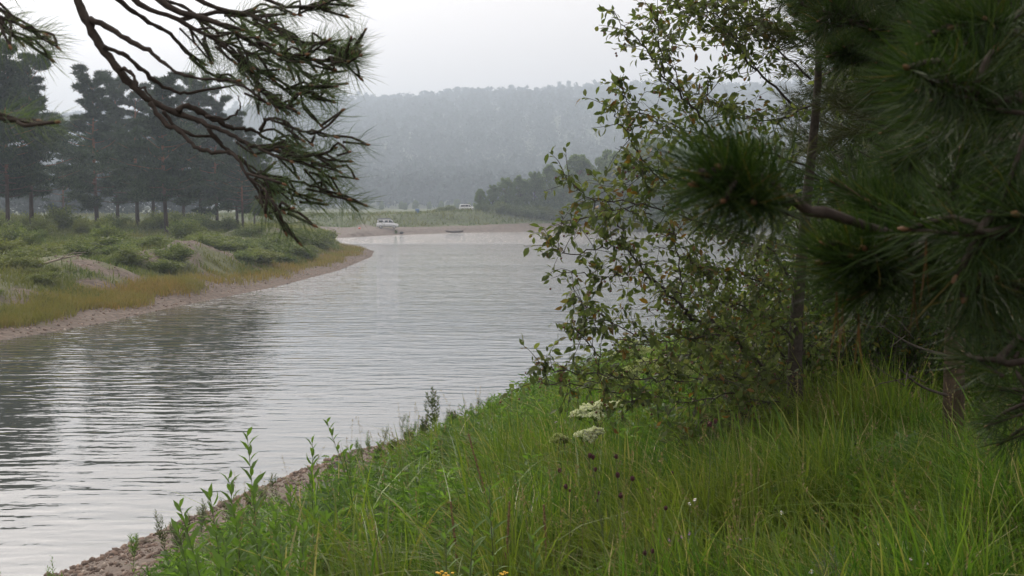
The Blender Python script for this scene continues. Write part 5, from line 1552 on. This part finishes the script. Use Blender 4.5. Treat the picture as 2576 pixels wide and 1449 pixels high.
for px, top, d, ln_, lab in WILLOWS:
    stalk_plant('willow_shoot', lab, 'willow shoot', px, top, d, (M_STEM, M_WILLOW), 32, .125, WL_V, ln_, 'willow shoots on the near bank', .004, .12, .9)
NARROW = LEAF_V * np.array([.42, 1, .8])
for px, top, d, lab in ((1230, 1230, 5.0, 'tall green plant with whorled narrow leaves below the brown spikes'), (1120, 1340, 4.7, 'green plant with narrow leaves left of the spiked stalk'),
                        (1190, 1330, 4.6, 'narrow-leaved plant between the two yellow flower heads'), (1340, 1345, 4.9, 'narrow-leaved green plant right of the spiked stalks')):
    stalk_plant('narrow_leaved_plant', lab, 'plant', px, top, d, (M_STEM, M_WILLOW), 30, .12, NARROW, (0, 0), 'narrow-leaved plants at the bottom edge', .005, .1, .35)
for px, top, d, ln_, lab in ((1235, 1092, 6.0, (-.11, 0), 'long brown seed spike leaning left in the middle of the slope'), (1150, 1262, 5.4, (-.03, 0), 'short brown seed spike left of the long one'),
                             (1270, 1262, 5.2, (.02, 0), 'brown seed spike right of the narrow-leaved plant'), (1380, 1270, 5.3, (-.02, 0), 'thin brown seed spike right of the others')):
    stalk_plant('seed_spike_plant', lab, 'plant', px, top, d, (M_DRYSTEM, M_WEED), 6, .06, NARROW, ln_, 'brown seed spikes', .0035, .05, .4, spike=(.55, .009, M_DRYSTEM))
for px, top, d, lab in ((440, 1318, 10.5, 'grey-green mugwort on the gravel, leftmost'), (505, 1268, 11.5, 'grey-green mugwort behind the left willow shoots'), (665, 1232, 13.0, 'grey-green mugwort at the gravel edge right of the tall willow shoot'),
                        (705, 1250, 12.5, 'second grey-green mugwort right of the tall willow shoot')):
    stalk_plant('mugwort', lab, 'mugwort', px, top, d, (M_STEM, M_MUGWORT), 44, .055, NARROW, (uni(-.05, .05), 0), 'mugwort plants on the gravel', .004, .1, .8, branches=9, single=False)
for px, top, d, lab in ((1085, 998, 19, 'tall dark-leaved weed at the shore, highest on the skyline of the bank'), (1062, 1050, 19, 'dark weed left of the tall shore weed'), (1142, 1035, 20, 'bushy pale weed right of the tall shore weed'),
                        (1165, 1052, 20.5, 'thin weed at the right of the shore weeds'), (1025, 1092, 18, 'small weed left of the shore weeds'), (1345, 965, 24, 'grey weed at the shore below the apple tip'), (1385, 975, 24, 'second grey weed at the shore below the apple tip'),
                        (950, 1130, 16, 'small weed at the grass edge left of the shore weeds'), (985, 1120, 16.5, 'low weed between grass and gravel')):
    stalk_plant('shore_weed', lab, 'weed', px, top, d, (M_STEM, M_WEED), 60, .085, WL_V, (uni(-.05, .05), 0), 'weeds along the near shore', .006, .12, .5, branches=8, single=False)

for i in range(34):           # wispy weeds where the grass meets the gravel
    y = uni(8.5, 27); tgt = np.interp(y, [5, 10, 14, 18, 22, 27, 34], [6.0, 5.6, 4.7, 3.7, 2.8, 1.6, .6]) + uni(-.9, .8)
    x = np.interp(y, [p[1] for p in NEAR_SHORE], [p[0] for p in NEAR_SHORE]) + tgt * 1.08
    px = 1288 + x / y * FPX; h = uni(.25, .6)
    top = 535 + (CAM_H - float(near_h(x, y)[0]) - h) / y * FPX
    stalk_plant('edge_weed', ('grey-green', 'fresh green', 'silvery')[i % 3] + ' wispy weed where the grass meets the gravel, ' + ('at the bottom left' if px < 520 else 'behind the willow shoots' if px < 760 else 'left of the shore weeds' if px < 1010 else 'among the shore weeds'), 'weed', px, top, y, (M_STEM, (M_WEED, M_HERB, M_MUGWORT)[i % 3]), 34, .06, NARROW, (uni(-.06, .06), 0), 'wispy weeds at the gravel edge', .003, .1, .8, branches=6, single=False)


# white umbels
def umbel_plant(label, px, top_py, d, heads, mat, stem_r=.008):
    b = gz(px, d); t = thing('umbel_plant', label, 'plant', b, 'white umbel plants')
    h = max(P(px, top_py, d)[2] - b[2], .4)
    link('stem', Geo().tube(smooth_line([(0, 0, -.05), (.02, 0, h * .4), (0, 0, h * .72)], 8), np.linspace(stem_r, stem_r * .7, 8), 8).mesh('umbel_stem', M_STEM, True), t)
    for dx, dy, dz, r in heads:
        c = np.array([dx, dy, h + dz]); g = Geo(); gr = Geo()
        gr.tube(smooth_line([(0, 0, h * .6), (dx * .5, dy * .5, h * .75), c - [0, 0, r * .9]], 7), np.linspace(.005, .003, 7), 6)
        n = 26
        for i in range(n):
            rr = math.sqrt((i + .5) / n); a = i * 2.4
            q = c + np.array([math.cos(a) * rr * r, math.sin(a) * rr * r, -.42 * r * rr ** 2 + uni(-.01, .01)])
            gr.tube(np.array([c - [0, 0, r * .9], (c - [0, 0, r * .9]) * .5 + q * .5 + [0, 0, -.03 * r], q]), [.0015, .0012, .001], 4)
            m = 34; dd = norm(rng.normal(size=(m, 3)) + [0, 0, .7]); sub = q + dd * r * .17 * np.array([1, 1, .55])
            V, T = diamonds(sub, norm(rng.normal(size=(m, 3)) + [0, 0, .4]), uni(.008, .015, m), .5); g.add(V, T)
        hd = link('flower_head', g.mesh('umbel_head', mat), t)
        link('rays', gr.mesh('umbel_rays', M_STEM), hd)
    lv = Geo(); p, dv = [], []
    for j in range(5):
        a = uni(0, 6.28); base = np.array([0, 0, h * uni(.1, .5)]); L = uni(.2, .4)
        for f in np.linspace(.35, 1, 7):
            c = base + np.array([math.cos(a), math.sin(a), .5 - f * .35]) * L * f
            for s in (-1, 1): p.append(c); dv.append(np.array([math.cos(a + s * .9), math.sin(a + s * .9), .1]))
    lv.stamp(LEAF_V, LEAF_T, frames_up(np.array(dv), uni(.07, .12, len(dv)), .25), np.array(p))
    o = link('leaves', lv.mesh('umbel_leaves', M_HERB), t); o['kind'] = 'stuff'
    return t


umbel_plant('large white umbel of many flower heads in front of the low apple boughs', 1505, 1014, 9.0, [(-.13, 0, -.06, .075), (-.05, .03, -.02, .085), (.04, -.02, .01, .085), (.12, .03, .0, .07), (-.02, -.07, -.06, .07), (.08, .08, -.04, .07)], M_UMBEL)
umbel_plant('small white umbel just below the large one', 1482, 1082, 7.2, [(-.03, 0, -.01, .055), (.04, .02, 0, .05), (0, -.03, -.03, .04)], M_UMBEL)
umbel_plant('faded greenish umbel left of the small white one', 1406, 1098, 7.6, [(0, 0, 0, .05), (.04, .03, -.02, .035)], M_UMBEL_G)
umbel_plant('broad greenish umbel cluster half hidden behind the apple boughs', 1650, 908, 9.0, [(-.18, 0, -.05, .1), (-.06, .05, .0, .12), (.08, 0, -.02, .12), (.2, .05, -.06, .1)], M_UMBEL_G, .01)
umbel_plant('greenish umbel at the water behind the apple boughs', 1585, 884, 9.6, [(-.06, 0, 0, .09), (.08, .05, .02, .1), (0, .1, .08, .08)], M_UMBEL_G, .01)
umbel_plant('greenish umbel left of the broad umbel cluster', 1560, 940, 9.2, [(-.05, 0, 0, .08), (.08, .05, -.02, .08)], M_UMBEL_G, .01)


# burnet: dark heads on wiry stems
def burnet(label, px, d, heads):
    b = gz(px, d); t = thing('burnet', label, 'flower', b, 'dark burnet heads in the grass')
    g = Geo()
    for hx, hy, r in heads:
        c = P(hx, hy, d) - b
        g.tube(smooth_line([(0, 0, -.02), (c[0] * .35, .01, c[2] * .55), c], 9), np.linspace(.0018, .0011, 9), 5)
        r = r * .85; V = ICO_V * np.array([r, r, r * 1.35]) * uni(.9, 1.1, (12, 1))
        n = 60; dd = norm(rng.normal(size=(n, 3)))
        hg = Geo().add(V, ICO_T).stamp(ICO_V, ICO_T, np.eye(3)[None] * uni(.15, .25, n)[:, None, None] * r, dd * np.array([r, r, r * 1.35]))
        link('flower_head', hg.mesh('burnet_head', M_BURNET), t, c)
    link('stem', g.mesh('burnet_stem', M_STEM), t)


burnet('pair of dark burnet heads below the white umbels', 1500, 5.6, [(1484, 1146, .011), (1492, 1150, .010)])
burnet('single dark burnet head right of the pair below the umbels', 1560, 5.8, [(1550, 1149, .010)])
burnet('dark burnet head at the left of the scattered heads', 1415, 5.6, [(1408, 1183, .010)])
burnet('burnet with three dark heads in the middle of the slope', 1560, 5.5, [(1498, 1181, .009), (1554, 1195, .011), (1591, 1204, .011)])
burnet('burnet with dark heads low left among the grass', 1440, 5.2, [(1423, 1224, .010), (1433, 1234, .006)])
burnet('burnet with a cluster of dark heads above the straw', 1530, 5.3, [(1507, 1241, .008), (1562, 1247, .011), (1503, 1259, .006)])
burnet('burnet heads in shade under the apple boughs', 1790, 5.9, [(1785, 1067, .013), (1800, 1060, .010), (1691, 1190, .009)])
burnet('burnet with low dark heads at the bottom edge', 1640, 4.7, [(1622, 1391, .009), (1641, 1386, .008), (1675, 1278, .008)])
# thin flowering stems
for px, top, d, ln_, lab in ((1545, 1180, 5.0, (-.08, 0), 'thin tall green stem rising through the middle of the slope'), (1772, 1085, 4.8, (.03, 0), 'thin tall green stem below the apple boughs'), (1725, 1290, 4.6, (.05, 0), 'thin bent green stem right of the burnet heads')):
    stalk_plant('grass_stem', lab, 'grass stem', px, top, d, (M_STEM, M_WEED), 5, .05, NARROW, ln_, 'thin tall stems', .0022, .4, 1.2)


# tansy and daisies
def flower_plant(name, label, px, py, d, kind, n, group, r):
    c0 = P(px, py, d); b = gz(px, d)
    t = thing(name, label, 'flower', b, group); g = Geo()
    for j in range(n):
        c = c0 - b + (np.array([uni(-1, 1) * r * 5, uni(-1, 1) * r * 4, uni(-1, .6) * r * 2.2]) if n > 1 else 0)
        c[2] = max(c[2], .12)
        g.tube(smooth_line([(0, 0, -.02), (c[0] * .4, c[1] * .4, c[2] * .6), c], 7), np.linspace(.0022, .0012, 7), 5)
        if kind == 'button':
            a = np.linspace(0, 2 * np.pi, 10, endpoint=False)
            V = np.array([[(math.cos(q) * r * k, math.sin(q) * r * k, z * r) for q in a] for k, z in ((.5, -.4), (1, .0), (.95, .25), (.55, .45), (.03, .5))]).reshape(-1, 3)
            i = np.arange(4)[:, None] * 10; jj = np.arange(10)[None]
            link('flower_head', Geo().add(V, Q=np.stack([i + jj, i + (jj + 1) % 10, i + 10 + (jj + 1) % 10, i + 10 + jj], -1).reshape(-1, 4)).mesh('tansy_head', M_YELLOW, True), t, c)
        else:
            a = np.linspace(0, 2 * np.pi, 12, endpoint=False) + uni(0, .5)
            tilt = norm(np.array([uni(-.4, .4), uni(-.9, -.1), .8])); M = frames(np.array([tilt]), 1.0)[0][:, [2, 0, 1]]
            dv = (M @ np.stack([np.cos(a), np.sin(a), np.full(12, .12)])).T
            pm = Geo().stamp(LEAF_V * np.array([.6, 1, .4]), LEAF_T, frames_up(dv, r, .02), np.zeros((12, 3))).mesh('petals', kind if not isinstance(kind, str) else M_PETAL)
            o = link('flower_head', pm, t, c)
            link('flower_eye', Geo().add(ICO_V * r * .24 + tilt * r * .12, ICO_T).mesh('flower_eye', M_YELLOW, True), o)
    lv = Geo(); m = 14; zf = uni(.1, .75, m); h = (c0 - b)[2]
    lv.stamp(LEAF_V * np.array([.7, 1, 1]), LEAF_T, frames_up(np.stack([np.cos(np.arange(m) * 2.4), np.sin(np.arange(m) * 2.4), uni(.2, .9, m)], -1), uni(.04, .075, m), .3), np.stack([np.zeros(m), np.zeros(m), zf * max(h, .15)], -1))
    o = link('leaves', lv.mesh(name + '_leaves', M_HERB), t); o['kind'] = 'stuff'
    link('stem', g.mesh(name + '_stem', M_STEM), t)


flower_plant('tansy', 'yellow tansy flower cluster at the bottom edge, the left one', 1117, 1443, 4.3, 'button', 15, 'yellow tansy at the bottom edge', .0065)
flower_plant('tansy', 'yellow tansy flower cluster at the bottom edge, the right smaller one', 1268, 1446, 4.4, 'button', 9, 'yellow tansy at the bottom edge', .006)
for px, py, d, n, lab in ((2330, 1420, 4.4, 1, 'white daisy lowest at the bottom right'), (2236, 1372, 4.6, 3, 'cluster of small white daisies right of the bottom middle'), (2262, 1360, 4.7, 2, 'pair of white daisies above the daisy cluster'),
                          (2425, 1281, 5.2, 1, 'white daisy in the grass at the right, highest of its kind'), (2395, 1300, 5.1, 2, 'two pale daisies left of the highest one'), (2365, 1350, 4.8, 1, 'single small white daisy near the right corner'),
                          (2040, 1438, 4.3, 1, 'pale daisy at the bottom edge below the tall grass'), (2295, 1395, 4.5, 2, 'two small daisies beside the lowest white daisy'), (1965, 1290, 5.2, 1, 'small pale flower in the tall grass'), (1750, 1262, 5.4, 2, 'two small whitish flowers below the apple boughs')):
    flower_plant('daisy', lab, px, py, d, 'daisy', n, 'white daisies in the grass', .011)
for px, py, d, n, lab in ((1712, 1352, 4.8, 3, 'purple vetch flowers near the bottom middle'), (1880, 1345, 4.9, 2, 'purple vetch flowers in the tall grass'), (1412, 1060, 9.0, 4, 'purple vetch flowers left of the white umbels'), (1190, 1105, 11.0, 4, 'purple vetch flowers on the slope near the shore')):
    flower_plant('vetch', lab, px, py, d, M_PURPLE, n, 'purple vetch', .009)
for px, top, d, lab in ((2080, 1395, 4.4, 'pale silvery mugwort at the bottom edge right of the middle'), (2110, 1420, 4.2, 'second silvery mugwort at the bottom edge'), (2530, 1350, 4.6, 'pale dry weed in the bottom right corner')):
    stalk_plant('silver_mugwort', lab, 'mugwort', px, top, d, (M_DRYSTEM, M_MUGWORT), 40, .05, NARROW, (0, 0), 'silvery plants at the bottom edge', .003, .1, .8, branches=6, single=False)

# ------------------------------------------------------------------ the hazy air of the valley
HAZE_DENSITY = 0.00060
m, nt, out = nodes('haze')
pv = nt.nodes.new('ShaderNodeVolumePrincipled')
pv.inputs['Color'].default_value = (0.70, 0.82, 0.95, 1)
pv.inputs['Density'].default_value = HAZE_DENSITY
pv.inputs['Anisotropy'].default_value = 0.35
try: pv.inputs['Density Attribute'].default_value = ''
except Exception: pass
nt.links.new(pv.outputs[0], out.inputs['Volume'])
try: m.cycles.homogeneous_volume = True
except Exception: pass
hz = link('haze', Geo().box((-2790, -480, -2.6), (2790, 2580, 250)).mesh('haze', m))
tag(hz, 'thin smoky haze filling the river valley', 'haze', kind='stuff')
